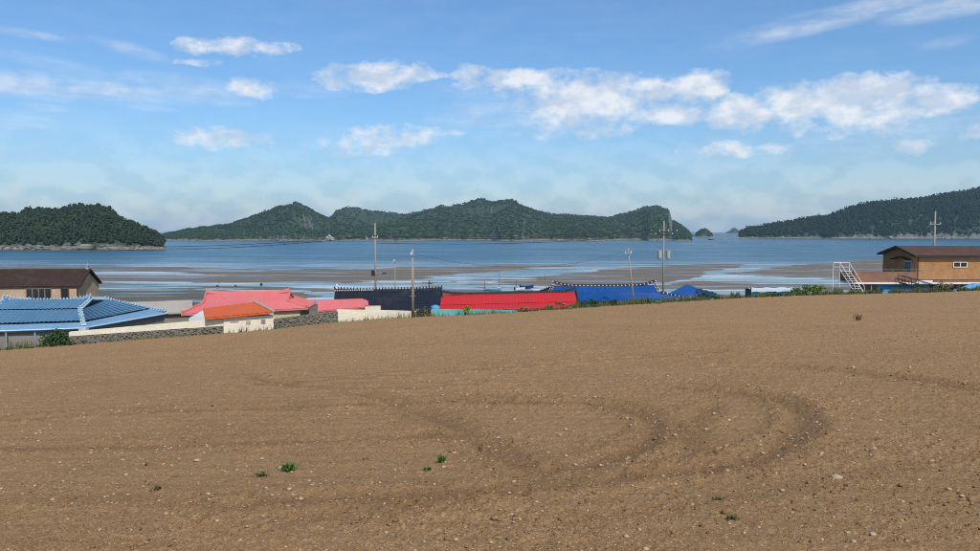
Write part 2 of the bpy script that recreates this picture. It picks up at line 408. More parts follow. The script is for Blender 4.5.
l.new(M(n, l, 'ADD', wav, M(n, l, 'MULTIPLY', fine, .35)), bp.inputs['Height']); l.new(bp.outputs[0], b.inputs['Normal'])
b.inputs['IOR'].default_value = 1.33
ys = np.concatenate([[-40, 60], np.geomspace(110, 8800, 40)]); xs = np.linspace(-1, 1, 41)
gx = xs[None, :] * np.linspace(900, 8800, len(ys))[:, None]; gy = np.repeat(ys[:, None], 41, 1)
tag(npobj('sea', np.stack([gx, gy, 0 * gx], -1).reshape(-1, 3), gridfaces(len(ys), 41), 'sea_water'), 'calm blue bay between the islands and the mudflat', 'sea', kind='structure')

# ------------------------------------------------------------------ tidal flats (mud bars that rise just above the water)
m, n, l, b = mat('mud')
a = n.new('ShaderNodeAttribute'); a.attribute_name = 'tint'  # 0 sand and mud, 1 weed-grown mud by the shore
f1 = mr(n, l, ntex(n, l, .09, 6, .62, 'pos', (.4, 2.0, 1)), .35, .66)
f2 = mr(n, l, ntex(n, l, .6, 4, .6, 'pos', (.5, 1.6, 1)), .3, .7)
c0 = mixc(n, l, f1, (.18, .137, .092), (.115, .092, .066))
c0 = mixc(n, l, M(n, l, 'MULTIPLY', f2, .4), c0, (.065, .054, .044))
l.new(mixc(n, l, a.outputs['Fac'], c0, (.052, .058, .032)), b.inputs['Base Color'])
l.new(mr(n, l, ntex(n, l, .05, 7, .68, 'pos', (.3, 2.4, 1)), .40, .53, .18, .85), b.inputs['Roughness'])
b.inputs['Specular IOR Level'].default_value = .45
bp = n.new('ShaderNodeBump'); bp.inputs['Strength'].default_value = .35; bp.inputs['Distance'].default_value = .05; l.new(f2, bp.inputs['Height']); l.new(bp.outputs[0], b.inputs['Normal'])

def band(px, py, tops, bots, soft=1.2):
    """1 inside the strip between two outlines given as (px, py) corners"""
    tx, ty = zip(*tops); bx, by = zip(*bots)
    t = np.interp(px, tx, ty); bo = np.interp(px, bx, by)
    x0, x1 = max(tx[0], bx[0]), min(tx[-1], bx[-1])
    v = np.minimum(py - t, bo - py) / soft
    v = np.minimum(v, np.minimum(px - x0, x1 - px) / 14.0)
    return v
NR, NC = 300, 420
pyr = 257.0 * np.ones(NR); Yr = np.geomspace(470, 92, NR); pxc = np.linspace(-260, 1240, NC)
GY = np.repeat(Yr[:, None], NC, 1); GX = (pxc[None, :] - 490) / F * GY
PX = np.repeat(pxc[None, :], NR, 0); PY = HZ + H * F / GY
wob = fbm(GX / 26, GY / 9, 31, 5) * 3.4
wx = fbm(GX / 60, GY / 60, 77, 3) * 30
px_, py_ = PX + wx, PY + wob
LV = -9.0 * np.ones_like(PX)
for tops, bots in (
    ([(150, 268), (230, 269.5), (340, 269), (480, 265.5), (545, 264), (582, 264)], [(150, 270), (230, 276), (300, 280), (345, 284), (440, 276), (545, 268), (582, 265)]),
    ([(-260, 264), (0, 266), (100, 267.5), (190, 267)], [(-260, 267), (0, 269), (100, 270), (190, 269.5)]),
    ([(-260, 275), (80, 276), (180, 275), (330, 279)], [(-260, 279), (80, 280), (180, 281.5), (330, 283)]),
    ([(-260, 283), (100, 284), (200, 285), (330, 288)], [(-260, 286), (100, 286), (200, 287.5), (330, 292)]),
    ([(-260, 288), (90, 290), (205, 291), (300, 293)], [(-260, 330), (90, 330), (205, 330), (300, 330)]),
    ([(540, 277), (575, 273), (620, 268.5), (660, 266), (700, 263.5), (742, 263)], [(540, 282), (575, 288), (640, 285), (668, 281), (700, 275), (726, 270), (742, 264.5)]),
    ([(520, 280), (545, 278), (600, 280)], [(520, 283), (545, 285), (600, 292)]),
    ([(640, 286), (690, 281), (760, 283), (830, 284), (880, 282)], [(640, 289), (690, 288), (760, 291), (830, 291), (880, 290)]),
    ([(730, 273), (780, 265.5), (840, 260.5), (890, 257), (1240, 252)], [(730, 275), (780, 277), (840, 280), (890, 282), (1240, 284)]),
    ([(430, 291), (500, 291), (560, 291)], [(430, 330), (500, 330), (560, 330)]),
    ([(640, 295), (760, 294), (860, 291), (1240, 288)], [(640, 330), (760, 330), (860, 330), (1240, 330)]),
):
    LV = np.maximum(LV, band(px_, py_, tops, bots))
LV = np.clip(LV, -2, 2)
rip = fbm(GX / 14, GY / 3.2, 5, 5, .6); rip2 = fbm(GX / 40, GY / 7, 9, 4)
Z = .10 * LV + .22 * rip + .26 * rip2 * (LV > -1.9) - .02
right = sstep(735, 800, PX) * sstep(286, 262, PY)           # the flat on the right is broken by many runnels
Z = Z - right * .07 + right * .46 * fbm(GX / 30, GY / 4, 41, 4, .6)
mid = sstep(330, 420, PX) * (1 - sstep(545, 590, PX)) * sstep(274, 280, PY)
Z = Z + mid * (.13 + .75 * fbm(GX / 16, GY / 3.6, 21, 4, .65))
left = (1 - sstep(300, 345, PX)) * sstep(262, 268, PY)
Z = Z + left * (.06 + .42 * fbm(GX / 45, GY / 5, 61, 4, .6))
Z = np.where(GY > 425, np.minimum(Z, -.4), Z)
weed = ((1 - sstep(200, 330, PX)) * sstep(286, 292, PY + wob) * (.55 + .9 * fbm(GX / 12, GY / 5, 3, 4))).clip(0, 1)
tag(npobj('mudflat', np.stack([GX, GY, Z], -1).reshape(-1, 3), gridfaces(NR, NC)[:, ::-1], 'mud', smooth=True, tint=weed.ravel()), 'brown mudflat and sandbars laid bare by low tide', 'mudflat', kind='structure')

# ------------------------------------------------------------------ islands and headlands
m, n, l, b = mat('hill_ground')
g = n.new('ShaderNodeNewGeometry'); s = n.new('ShaderNodeSeparateXYZ'); l.new(g.outputs['Position'], s.inputs[0])
nz = ntex(n, l, .12, 5, .65)
hgt = M(n, l, 'ADD', s.outputs[2], M(n, l, 'MULTIPLY', M(n, l, 'SUBTRACT', nz, .5), 5.0))
c0 = mixc(n, l, mr(n, l, ntex(n, l, .3, 5, .7), .35, .65), (.24, .20, .16), (.10, .09, .08))
c1 = mixc(n, l, mr(n, l, ntex(n, l, .05, 4, .6), .35, .65), (.016, .038, .018), (.026, .050, .023))
wet = mixc(n, l, mr(n, l, s.outputs[2], .1, .9), (.06, .055, .05), c0)
nrm_ = n.new('ShaderNodeSeparateXYZ'); l.new(g.outputs['True Normal'], nrm_.inputs[0])
c1 = mixc(n, l, mr(n, l, nrm_.outputs[2], .45, .62), (.11, .105, .10), c1)       # bare rock where it is too steep for trees
l.new(mixc(n, l, mr(n, l, hgt, 1.6, 3.2), wet, c1), b.inputs['Base Color']); b.inputs['Roughness'].default_value = .95
bp = n.new('ShaderNodeBump'); bp.inputs['Strength'].default_value = .9; bp.inputs['Distance'].default_value = 3.0; l.new(ntex(n, l, .16, 4, .6), bp.inputs['Height']); l.new(bp.outputs[0], b.inputs['Normal'])

def hill(label, prof, Yr, Yf, Yb, canopy, tree_n, tree_h, tree_r, clumps, fmat, flabel, nc=150, nr=44, seed=1, gully=.10, rocks=0, rmat='rock', bare=(0, 0), tmin=3.0, lump=1.0, tall=0.0, gw=.05):
    pxs = np.linspace(prof[0][0], prof[-1][0], nc); pys = np.interp(pxs, *zip(*prof))
    zr = H - (pys - HZ) / F * Yr - canopy
    ts = np.linspace(0, 2, nr)
    def height(px, t):
        zz = np.interp(px, pxs, zr)
        Y = np.where(t < 1, Yf + (Yr - Yf) * t, Yr + (Yb - Yr) * (t - 1)) + (1 - np.minimum(t, 1)) * fbm(px / 30, px * 0, seed + 3, 4) * (Yr - Yf) * .5
        X = (px - 490) / F * Y
        sh = np.where(t < 1, np.sin(np.pi / 2 * t.clip(0, 1)) ** .85, np.cos(np.pi / 2 * (t - 1).clip(0, 1)) ** .85)
        gl = fbm(X / (Yr * gw), Y / (Yr * gw * 2.2), seed, 4) * 4 * t.clip(0, 1) * (1 - t.clip(0, 1)); gl = np.minimum(gl, .0) * 1.6 + np.maximum(gl, 0) * .15 + fbm(X / (Yr * .012), Y / (Yr * .015), seed + 7, 3) * .12 * (t < .97)
        z = zz * sh * (1 + gully * 4 * gl * (t < 1)) - .8 + 2.6 * sstep(0, .05, t) * (zz > 1.5) * (1 - sstep(1.9, 2, t)) * (.55 + .9 * vn(px / 7, px * 0, seed + 21)) + fbm(X / 5, Y / 5, seed + 9, 3) * 1.0 * sstep(0, .1, t)
        return X, Y, np.where(zz < .5, np.minimum(z, -.5), z)
    PXg, Tg = np.meshgrid(pxs, ts)
    X, Y, Zh = height(PXg, Tg); Zh[0] = -1.0; Zh[-1] = -1.0
    Zh[:, 0] = np.minimum(Zh[:, 0], -.9); Zh[:, -1] = np.minimum(Zh[:, -1], -.9)
    h = npobj('hill', np.stack([X, Y, Zh], -1).reshape(-1, 3), gridfaces(nr, nc), 'hill_ground', smooth=True)
    tag(h, label, 'hill', kind='structure')
    # the wood: each tree several lumps of foliage
    px = rng.uniform(pxs[0], pxs[-1], tree_n * 3); t = rng.uniform(.02, 1.25, tree_n * 3)
    tx, ty, tz = height(px, t)
    keep = (tz > tmin + fbm(tx / 20, ty / 20, seed + 5, 3) * 3) & (np.interp(px, pxs, zr) > 1.5) & ((px < bare[0]) | (px > bare[1]))
    tx, ty, tz = tx[keep][:tree_n], ty[keep][:tree_n], tz[keep][:tree_n]
    k = len(tx); hh = tree_h * (rng.uniform(.6, 1.2, k) + tall * rng.uniform(0, 1, k) ** 5) * (1 + .4 * fbm(tx / (tree_r * 7), ty / (tree_r * 7), seed + 2, 2)); rr = tree_r * rng.uniform(.7, 1.3, k)
    C, Rd, T = [], [], []
    for q in range(clumps):
        a = rng.uniform(0, 2 * np.pi, k); d = rng.uniform(0, .75, k) * rr; up = rng.uniform(.3, 1.0, k)
        d = d * (1.15 - up * .75)
        C.append(np.stack([tx + np.cos(a) * d, ty + np.sin(a) * d, tz + hh * up], -1))
        rad = rr * rng.uniform(.38, .66, k) * lump * (1.15 - .5 * up); Rd.append(np.stack([rad, rad, rad * rng.uniform(.6, 1.0, k)], -1))
        T.append((.1 + rng.uniform(0, 1, k) * .2 + .4 * (hash2(np.floor(tx * 10), np.floor(ty * 10), 4)) + 1.1 * fbm(tx / (tree_r * 14), ty / (tree_r * 14), seed + 12, 4)).clip(0, 1))
    v, f = blobs_mesh(np.concatenate(C), np.concatenate(Rd) * 1.15, .34, OCT_V, OCT_F)
    tag(npobj('forest', v, f, fmat, tint=np.repeat(np.concatenate(T), 6)), flabel, 'forest', kind='stuff')
    if rocks:
        px = rng.uniform(pxs[0], pxs[-1], rocks); t = np.abs(rng.normal(0, .015, rocks)) + .003
        rx, ry, rz = height(px, t); ok = np.interp(px, pxs, zr) > .5; rx, ry, rz = rx[ok], ry[ok], rz[ok]
        sz = rng.lognormal(0, .5, len(rx)) * .75
        v, f = blobs_mesh(np.stack([rx, ry, np.maximum(rz, 0) + sz * .2], -1), np.stack([sz * 1.5, sz, sz * .75], -1), .3)
        tag(npobj('shore_rocks', v, f, rmat), 'weathered rocks along the waterline of the ' + label, 'rocks', kind='stuff')

hill('low wooded headland at the far left across the water', [(-190, 236), (-120, 222), (-60, 213), (-20, 214), (0, 216), (18, 217.5), (30, 212), (42, 210), (60, 213), (75, 208.5), (100, 208.5), (112, 212), (122, 220), (140, 227), (155, 233.5), (163, 240), (170, 248), (178, 251)],
     690, 616, 780, 4.5, 3600, 6.0, 2.4, 10, 'forest_near', 'dense dark green wood covering the left headland', nc=180, seed=3, rocks=700, tmin=2.6, tall=.3)
hill('nearer pointed island hill in the middle distance', [(150, 240), (168, 233), (190, 229.5), (230, 224), (262, 214), (280, 208), (297, 203.5), (308, 208), (325, 217), (345, 226), (370, 236), (385, 243)],
     1480, 1140, 1680, 2.0, 4600, 1.9, 2.8, 3, 'forest_far', 'hazy green wood on the pointed island hill', nc=200, seed=12, rocks=80, gully=.36, gw=.05)
hill('long hazy ridge of island hills with a cliff at its right end', [(318, 238), (325, 224), (338, 212), (350, 209.5), (372, 213), (400, 215.5), (412, 215), (440, 208), (470, 206), (480, 202), (492, 205), (512, 203), (524, 208), (545, 215), (580, 217.5), (605, 219), (625, 216), (636, 213), (644, 210), (652, 209), (662, 209), (669, 210.5), (671.5, 219.5), (680, 224.5), (688, 231), (693, 238)],
     2150, 1180, 2500, 2.0, 12000, 2.1, 3.6, 3, 'forest_far', 'hazy blue green wood covering the long island ridge', nc=280, nr=60, seed=25, rocks=90, gully=.42, gw=.055, bare=(668, 673))
hill('dark wooded headland closing the bay at the right', [(736, 238.5), (740, 232), (746, 229.5), (754, 228.5), (770, 225.5), (790, 222), (812, 218.5), (830, 216), (850, 209), (868, 204), (890, 203), (915, 200), (940, 196), (960, 192.5), (985, 187), (1040, 178), (1120, 172), (1200, 180), (1280, 215)],
     1640, 1500, 1950, 7.0, 11000, 9.5, 3.8, 6, 'forest_right', 'dense dark pine wood on the right headland', nc=260, seed=44, rocks=330, rmat='rock_pale', gully=.12, tall=.4)
hill('small dark rocky islet off the cliff', [(693, 237), (696.5, 233.5), (700, 231), (705, 229.8), (708, 232), (712, 236.5)], 1900, 1800, 2000, .5, 160, 2.5, 3.5, 2, 'forest_far', 'low scrub on the small islet', nc=50, nr=24, seed=50, rocks=60)
hill('tiny pale blue islet on the horizon', [(725, 234), (729.5, 231.5), (733, 228.6), (735.5, 229), (738, 231.5), (741, 234)], 4300, 4150, 4500, .5, 120, 4, 7, 2, 'forest_far', 'scrub on the tiny far islet', nc=40, nr=24, seed=60)
# low reef and pale sandbank running out from the right headland
k = 260; px = np.concatenate([rng.uniform(703, 750, 150), rng.uniform(716, 745, 110)]); yy = 1500 + rng.normal(0, 12, k)
sz = rng.lognormal(.1, .4, k)
v, f = blobs_mesh(np.stack([(px - 490) / F * yy, yy, sz * .15], -1), np.stack([sz * 2.6, sz * 2, sz * .6], -1), .3)
tag(npobj('reef', v, f, 'rock'), 'low rocky reef off the tip of the right headland', 'reef', kind='stuff')
def outcrop(px, py, Y, wpx, hpx, label):
    c = W(px, py, Y); c.z = 0; w = wpx / F * Y; hh = hpx / F * Y
    k = 26; a = rng.uniform(-1, 1, k); cx = c.x + a * w * .5; sz = w * .16 * rng.uniform(.5, 1.2, k)
    cz = (1 - np.abs(a) ** 1.5) * hh * rng.uniform(.2, .85, k)
    v, f = blobs_mesh(np.stack([cx, c.y + rng.normal(0, w * .1, k), cz], -1), np.stack([sz, sz, sz * 1.0], -1), .35)
    tag(npobj('rock_outcrop', v, f, 'rock_pale'), label, 'rock', 'pale rocks at the island shore')
outcrop(330, 241, 1135, 11, 6, 'pale rock mass on the island shore, left of the two')
outcrop(366, 241.5, 1150, 10, 5, 'pale rock mass on the island shore right behind the tallest left pole')
outcrop(815, 238, 1750, 34, 4, 'pale broken cliff foot below the dark pine headland')

# ------------------------------------------------------------------ the tilled field
def zf(X, Y):
    X = np.asarray(X, float); Y = np.asarray(Y, float)
    sx = .033 + .024 / (1 + np.exp(X / 8))
    q = np.clip((8 - Y) / 8, 0, 1)
    return 11.5 - .0545 * (np.maximum(Y, 0) - 9.3) + sx * X * np.clip((Y + 4) / 13, .15, 1) + 1.95 * q * q * (3 - 2 * q)
def on_field(px, py):
    d = ray(px, py); t = 30.0
    for _ in range(60):
        p = V((0, 0, H)) + d * t; e = p.z - float(zf(p.x, p.y)); t += e / (-d.z + .0545) * .7
    return V((0, 0, H)) + d * t
EDGE = [(-420, 388), (-200, 367), (0, 350.5), (45, 347), (68, 345.5), (120, 341.5), (170, 337.5), (222, 333.5), (272, 329.5), (336, 322.5), (380, 319), (430, 316.5), (500, 313.5), (560, 309.5), (600, 306.5), (660, 303), (700, 300.5), (740, 298), (800, 295.5), (880, 293.5), (930, 292.5), (980, 290.5), (1200, 284), (1400, 279)]
ep = [on_field(*e) for e in EDGE]
e_px = np.array([490 + p.x / p.y * F for p in ep]); e_Y = np.array([p.y for p in ep])
def eY(px): return np.interp(px, e_px, e_Y)
def edge_pt(px, out=0.0, up=0.0):
    Y = float(eY(px)) + out; X = (px - 490) / F * Y
    return V((X, Y, float(zf(X, Y)) + up))

RUTS = [([(700, 389), (750, 394.5), (785, 402), (802, 415), (803, 425), (792, 438), (758, 458), (715, 467), (660, 472)], 1.25),
        ([(520, 404), (560, 402.5), (600, 405), (635, 412), (652, 421), (656, 430), (642, 445), (605, 461), (545, 474)], 1.1),
        ([(720, 366.5), (775, 366.5), (840, 371.5), (890, 376.5), (940, 384), (1000, 394), (1100, 416)], 1.15),
        ([(708, 408), (692, 424), (690, 440), (700, 452)], .7),
        ([(250, 377), (290, 385), (380, 388), (470, 384)], .9), ([(260, 385), (380, 376), (520, 366), (720, 352)], .7),
        ([(-60, 425), (120, 413), (260, 408), (420, 402), (470, 401), (520, 404)], 1.2), ([(-60, 448), (140, 446), (320, 440), (440, 436), (480, 442), (520, 458)], .8),
        ([(230, 505), (330, 497), (440, 494), (560, 484), (700, 470)], 1.15), ([(300, 518), (420, 505), (545, 488)], .5), ([(-60, 500), (100, 497), (230, 505)], .5),
        ([(360, 393), (440, 420), (490, 450), (540, 474)], .9), ([(560, 520), (700, 500), (860, 470), (1000, 445)], .3), ([(600, 345), (760, 338), (980, 330)], .3), ([(0, 385), (200, 366), (420, 345), (620, 330)], .3)]
def polyline(pts):
    P = [on_field(*p) for p in pts]; out = []
    for i in range(len(P) - 1):                          # smooth the outline
        p0, p1, p2, p3 = P[max(i - 1, 0)], P[i], P[i + 1], P[min(i + 2, len(P) - 1)]
        for k in range(4):
            t = k / 4
            out.append(.5 * ((2 * p1) + (p2 - p0) * t + (2 * p0 - 5 * p1 + 4 * p2 - p3) * t * t + (3 * p1 - p0 - 3 * p2 + p3) * t ** 3))
    out.append(P[-1]); return np.array([(p.x, p.y) for p in out])
NR, NC = 680, 800
pc = np.concatenate([np.linspace(-700, -80, 40), np.linspace(-78, 1058, NC - 80), np.linspace(1060, 1700, 40)])
tt = np.linspace(0, 1, NR)[:, None]
Ye = eY(pc)[None, :]
GY = 7.6 * (Ye / 7.6) ** tt; GX = (pc[None, :] - 490) / F * GY
Z = zf(GX, GY)
rut = np.zeros_like(Z); shoulder = np.zeros_like(Z)
for pts, w in RUTS:
    pl = polyline(pts); best = np.full(Z.shape, 9.0)
    for i in range(len(pl) - 1):
        a_, b_ = pl[i], pl[i + 1]; d = b_ - a_; L2 = (d * d).sum() + 1e-9
        q = np.clip(((GX - a_[0]) * d[0] + (GY - a_[1]) * d[1]) / L2, 0, 1)
        best = np.minimum(best, np.hypot(GX - a_[0] - q * d[0], GY - a_[1] - q * d[1]))
    best = best + fbm(GX / .5, GY / .5, 90, 3) * .12
    rut = np.maximum(rut, w * np.exp(-(best / .27) ** 2)); shoulder = np.maximum(shoulder, w * np.exp(-((best - .52) / .20) ** 2))
clod = fbm(GX / .20, GY / .17, 1, 4, .68)
big = fbm(GX / 1.7, GY / 1.1, 5, 4)
rough = .6 + .9 * (fbm(GX / 3.5, GY / 2.2, 14, 3) + .1).clip(0, 1) * 2 + .25 * shoulder + .1 * rut
furrow = np.sin((GX * .22 + GY * .975) / .55 * 2 * np.pi + 3 * fbm(GX / 7, GY / 7, 71, 2)) * .012 * (1 + fbm(GX / 4, GY / 4, 72, 2)) * np.clip(GY / 20, .7, 2.2)
fadeY = np.clip(28 / GY, .45, 1)
Z = Z + clod * .055 * rough * fadeY + np.maximum(fbm(GX / .085, GY / .075, 8, 2, .7), -.06) * .10 * np.minimum(rough, 2.0) + big * .035 + furrow - rut * .065 + shoulder * .036 * (.5 + 1.6 * vn(GX / .25, GY / .25, 33))
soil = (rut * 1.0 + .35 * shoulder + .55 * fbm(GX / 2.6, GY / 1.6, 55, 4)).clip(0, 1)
m, n, l, b = mat('soil')
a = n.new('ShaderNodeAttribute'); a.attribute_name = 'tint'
f1 = mr(n, l, ntex(n, l, .35, 6, .65), .35, .68); f2 = mr(n, l, ntex(n, l, 24, 4, .72, 'pos', (.75, 1.3, 1)), .34, .66); f3 = mr(n, l, ntex(n, l, 75, 3, .7), .36, .64)
c0 = mixc(n, l, f1, (.50, .30, .140), (.425, .252, .116))
c0 = mixc(n, l, M(n, l, 'MULTIPLY', f2, .7), c0, (.175, .096, .048))
c0 = mixc(n, l, M(n, l, 'MULTIPLY', f3, .5), c0, (.39, .25, .14))
f4 = mr(n, l, ntex(n, l, 1.6, 6, .72, 'pos', (.45, 2.6, 1)), .36, .64)          # furrow shadow lines along the tillage, put into the soil colour
c0 = mixc(n, l, M(n, l, 'MULTIPLY', f4, .30), c0, (.255, .150, .068))
f5 = mr(n, l, ntex(n, l, 38, 4, .78, 'pos', (.7, 1.5, 1)), .50, .60)
c0 = mixc(n, l, M(n, l, 'MULTIPLY', f5, .62), c0, (.10, .058, .032))
f6 = mr(n, l, ntex(n, l, 34, 4, .78), .57, .66)
c0 = mixc(n, l, M(n, l, 'MULTIPLY', f6, .62), c0, (.60, .43, .265))
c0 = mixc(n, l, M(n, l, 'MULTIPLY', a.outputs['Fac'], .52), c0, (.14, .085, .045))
vo = n.new('ShaderNodeTexVoronoi'); vo.inputs['Scale'].default_value = 15; l.new(n.new('ShaderNodeNewGeometry').outputs['Position'], vo.inputs['Vector'])
sp = n.new('ShaderNodeSeparateColor'); l.new(vo.outputs['Color'], sp.inputs[0])
grit = M(n, l, 'MULTIPLY', M(n, l, 'GREATER_THAN', sp.outputs[0], .90), M(n, l, 'LESS_THAN', vo.outputs['Distance'], .32))
l.new(mixc(n, l, M(n, l, 'MULTIPLY', grit, .65), c0, (.47, .345, .235)), b.inputs['Base Color'])
b.inputs['Roughness'].default_value = .97; b.inputs['Specular IOR Level'].default_value = .1
bp = n.new('ShaderNodeBump'); bp.inputs['Strength'].default_value = .8; bp.inputs['Distance'].default_value = .02
l.new(M(n, l, 'ADD', f2, M(n, l, 'MULTIPLY', f3, .5)), bp.inputs['Height']); l.new(bp.outputs[0], b.inputs['Normal'])
fieldv = np.stack([GX, GY, Z], -1).reshape(-1, 3); fieldf = gridfaces(NR, NC)
# the bank the camera stands on, outside the frame
bx, by = np.meshgrid(np.linspace(-60, 60, 61), np.linspace(-30, 7.55, 31)); bz = zf(bx, by) - .01
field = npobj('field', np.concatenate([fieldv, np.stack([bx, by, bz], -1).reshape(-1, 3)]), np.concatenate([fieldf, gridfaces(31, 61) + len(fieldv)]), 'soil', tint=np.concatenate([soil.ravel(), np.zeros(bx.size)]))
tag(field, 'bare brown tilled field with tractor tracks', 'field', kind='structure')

def field_z(X, Y):                                       # surface height read back from the built sheet
    px = 490 + X / Y * F; c = np.clip(np.searchsorted(pc, px), 1, NC - 1); c = np.where(px - pc[c - 1] < pc[c] - px, c - 1, c)
    Y_e = eY(px); r = np.clip(np.rint(np.log(np.maximum(Y, 7.6) / 7.6) / np.log(Y_e / 7.6) * (NR - 1)).astype(int), 0, NR - 1)
    return Z[r, c], soil[r, c], shoulder[r, c] + rut[r, c]

# loose stones and clods
def scatter(k, ymin, ymax, power=1.0):
    u = rng.uniform(0, 1, k); Y = ymin * (ymax / ymin) ** (u ** power); X = (rng.uniform(-20, 1000, k) - 490) / F * Y
    ok = Y < eY(490 + X / Y * F) - .6; return X[ok], Y[ok]
X, Y = scatter(26000, 8.8, 55, 1.35)
z, so, sh = field_z(X, Y)
dn = .32 + 2.4 * fbm(X / 2.5, Y / 2.5, 120, 3) + .6 * sh
ok = rng.uniform(0, 1, len(X)) < dn; X, Y, z = X[ok], Y[ok], z[ok]
sz = (.0054 * rng.lognormal(0, .75, len(X)) * np.clip(Y / 13, .75, 1.5)).clip(.004, .040)
v, f = blobs_mesh(np.stack([X, Y, z + sz * .2], -1), np.stack([sz * 1.25, sz * 1.1, sz * .75], -1), .28)
tag(npobj('pebbles', v, f, 'stone_pale'), 'pale pebbles strewn over the tilled field', 'pebbles', kind='stuff')
X, Y = scatter(30000, 8.8, 45, 1.35)
z, so, sh = field_z(X, Y)
ok = rng.uniform(0, 1, len(X)) < .42 + .9 * sh + 1.2 * fbm(X / 3, Y / 2, 140, 3); X, Y, z = X[ok], Y[ok], z[ok]
sz = (.009 * rng.lognormal(0, .55, len(X))).clip(.004, .045)
v, f = blobs_mesh(np.stack([X, Y, z + sz * .25], -1), np.stack([sz * 1.3, sz * 1.1, sz * .85], -1), .35)
tag(npobj('soil_clods', v, f, 'soil', tint=np.repeat(rng.uniform(0, .6, len(X)), 12)), 'crumbled clods of brown soil along the tractor tracks', 'clods', kind='stuff')

sv, sf = ico_subdiv()
stone_me = []
for k in range(5):
    r_ = random.Random(k); me = bpy.data.meshes.new('stone')
    sx, sy, sz_ = r_.uniform(.9, 1.25), r_.uniform(.75, 1.0), r_.uniform(.55, .75)
    dirs = [V((r_.gauss(0, 1), r_.gauss(0, 1), r_.gauss(0, 1))).normalized() for _ in range(6)]
    vs = []
    for p in sv:
        q = 1.0
        for d in dirs: q = min(q, .8 / max(p.dot(d), .05)) if p.dot(d) > .8 else q
        q *= r_.uniform(.96, 1.04); vs.append((p.x * sx * q, p.y * sy * q, p.z * sz_ * q))
    me.from_pydata(vs, [], sf); me.polygons.foreach_set('use_smooth', [True] * len(sf)); me.materials.append(mats['stone_pale']); stone_me.append(me)
def stone(px, py, wpx, label, group=None):
    p = on_field(px, py); z = float(field_z(np.array([p.x]), np.array([p.y]))[0][0]); r = wpx / F * p.y / 2
    o = bpy.data.objects.new('stone', random.choice(stone_me)); o.location = (p.x, p.y, z + r * .35); o.scale = (r, r, r); o.rotation_euler = (0, random.uniform(-.2, .2), random.uniform(0, 6.28)); col.objects.link(o)
    return tag(o, label, 'stone', group)
stone(836, 479, 11.5, 'largest pale rounded stone, lying alone on the right of the field', 'loose stones on the field')
G = 'loose stones on the field'
for px, py, w in ((197, 462, 5.5), (301, 497, 5.5), (166, 515, 5), (262, 459, 4), (312, 489, 3.5), (301, 502, 4), (128, 496, 4), (72, 505, 3.5), (225, 472, 3), (380, 487, 4), (431, 503, 4), (714, 413, 4.5), (729, 421, 4), (760, 447, 4.5), (763, 451, 4), (748, 386, 3.5), (853, 370, 4.5),
                  (805, 466, 4), (962, 497, 4.5), (915, 453, 3.5), (822, 540, 4.5), (907, 542, 4), (560, 437, 3.5), (566, 459, 4), (498, 440, 4), (496, 448, 3.5), (655, 420, 3), (610, 382, 3), (520, 520, 4), (640, 530, 4), (455, 382, 3), (395, 470, 3), (60, 463, 3.5), (35, 487, 4), (15, 470, 3), (100, 530, 4), (240, 540, 4), (345, 530, 3.5), (880, 420, 3.5), (940, 440, 3.5)):
    stone(px, py, w, 'small pale stone among the pebbles of the brown field', G)

# weeds in the field
def weed(px, py, wpx, hpx, nb, mt, label, dense=1.0):
    p = on_field(px, py); p.z = float(field_z(np.array([p.x]), np.array([p.y]))[0][0]); s_ = p.y / F
    root = empty('weed', p, label, 'weed', 'weeds in the field'); mb = MB(); r_ = random.Random(int(px * 7 + py))
    for _ in range(nb):
        a = r_.uniform(0, 6.28); L = hpx * s_ * r_.uniform(.5, 1.15); reach = wpx * s_ * .5 * r_.uniform(.2, 1.0)
        o = V((r_.gauss(0, .18) * wpx * s_ * dense, r_.gauss(0, .1) * wpx * s_ * dense, 0)); d = V((math.cos(a), math.sin(a), 0)); sd_ = V((-d.y, d.x, 0)) * (.010 + .004 * wpx / 8)
        b0 = p + o; b1 = b0 + d * reach * .55 + V((0, 0, L * .8)); b2 = b0 + d * reach + V((0, 0, L * r_.uniform(.4, .95)))
        mb.add([b0 - sd_ * .6, b0 + sd_ * .6, b1 + sd_, b1 - sd_, b2], ((0, 1, 2, 3), (3, 2, 4)))
    obj('blades', mb, mt, root)
weed(289, 471, 17, 8, 60, 'leaf_mid', 'biggest green weed tuft on the left half of the field')
weed(262, 476, 16, 5, 26, 'leaf_dry', 'thin dry weed just left of the biggest green tuft')
weed(441, 463, 10, 8, 30, 'leaf_mid', 'upright green weed tuft near the middle of the field')
weed(427, 471, 9, 5, 22, 'leaf_mid', 'small flat green weed below left of the upright tuft')
weed(156, 491, 10, 6, 26, 'leaf_dry', 'small olive weed on the far left of the near field')
weed(858, 321, 9, 8, 40, 'leaf_dry', 'lone olive grass tuft high on the right slope of the field')
weed(480, 452, 4, 9, 8, 'leaf_dry', 'thin dry stalk standing right of the upright green tuft')
weed(733, 520, 12, 5, 26, 'leaf_dry', 'brown withered weed in the bottom right foreground')
weed(720, 498, 11, 4, 22, 'leaf_dry', 'flat brown withered weed above the foreground one')
weed(146, 466, 6, 4, 14, 'leaf_dry', 'tiny dark dry weed on the left of the field')

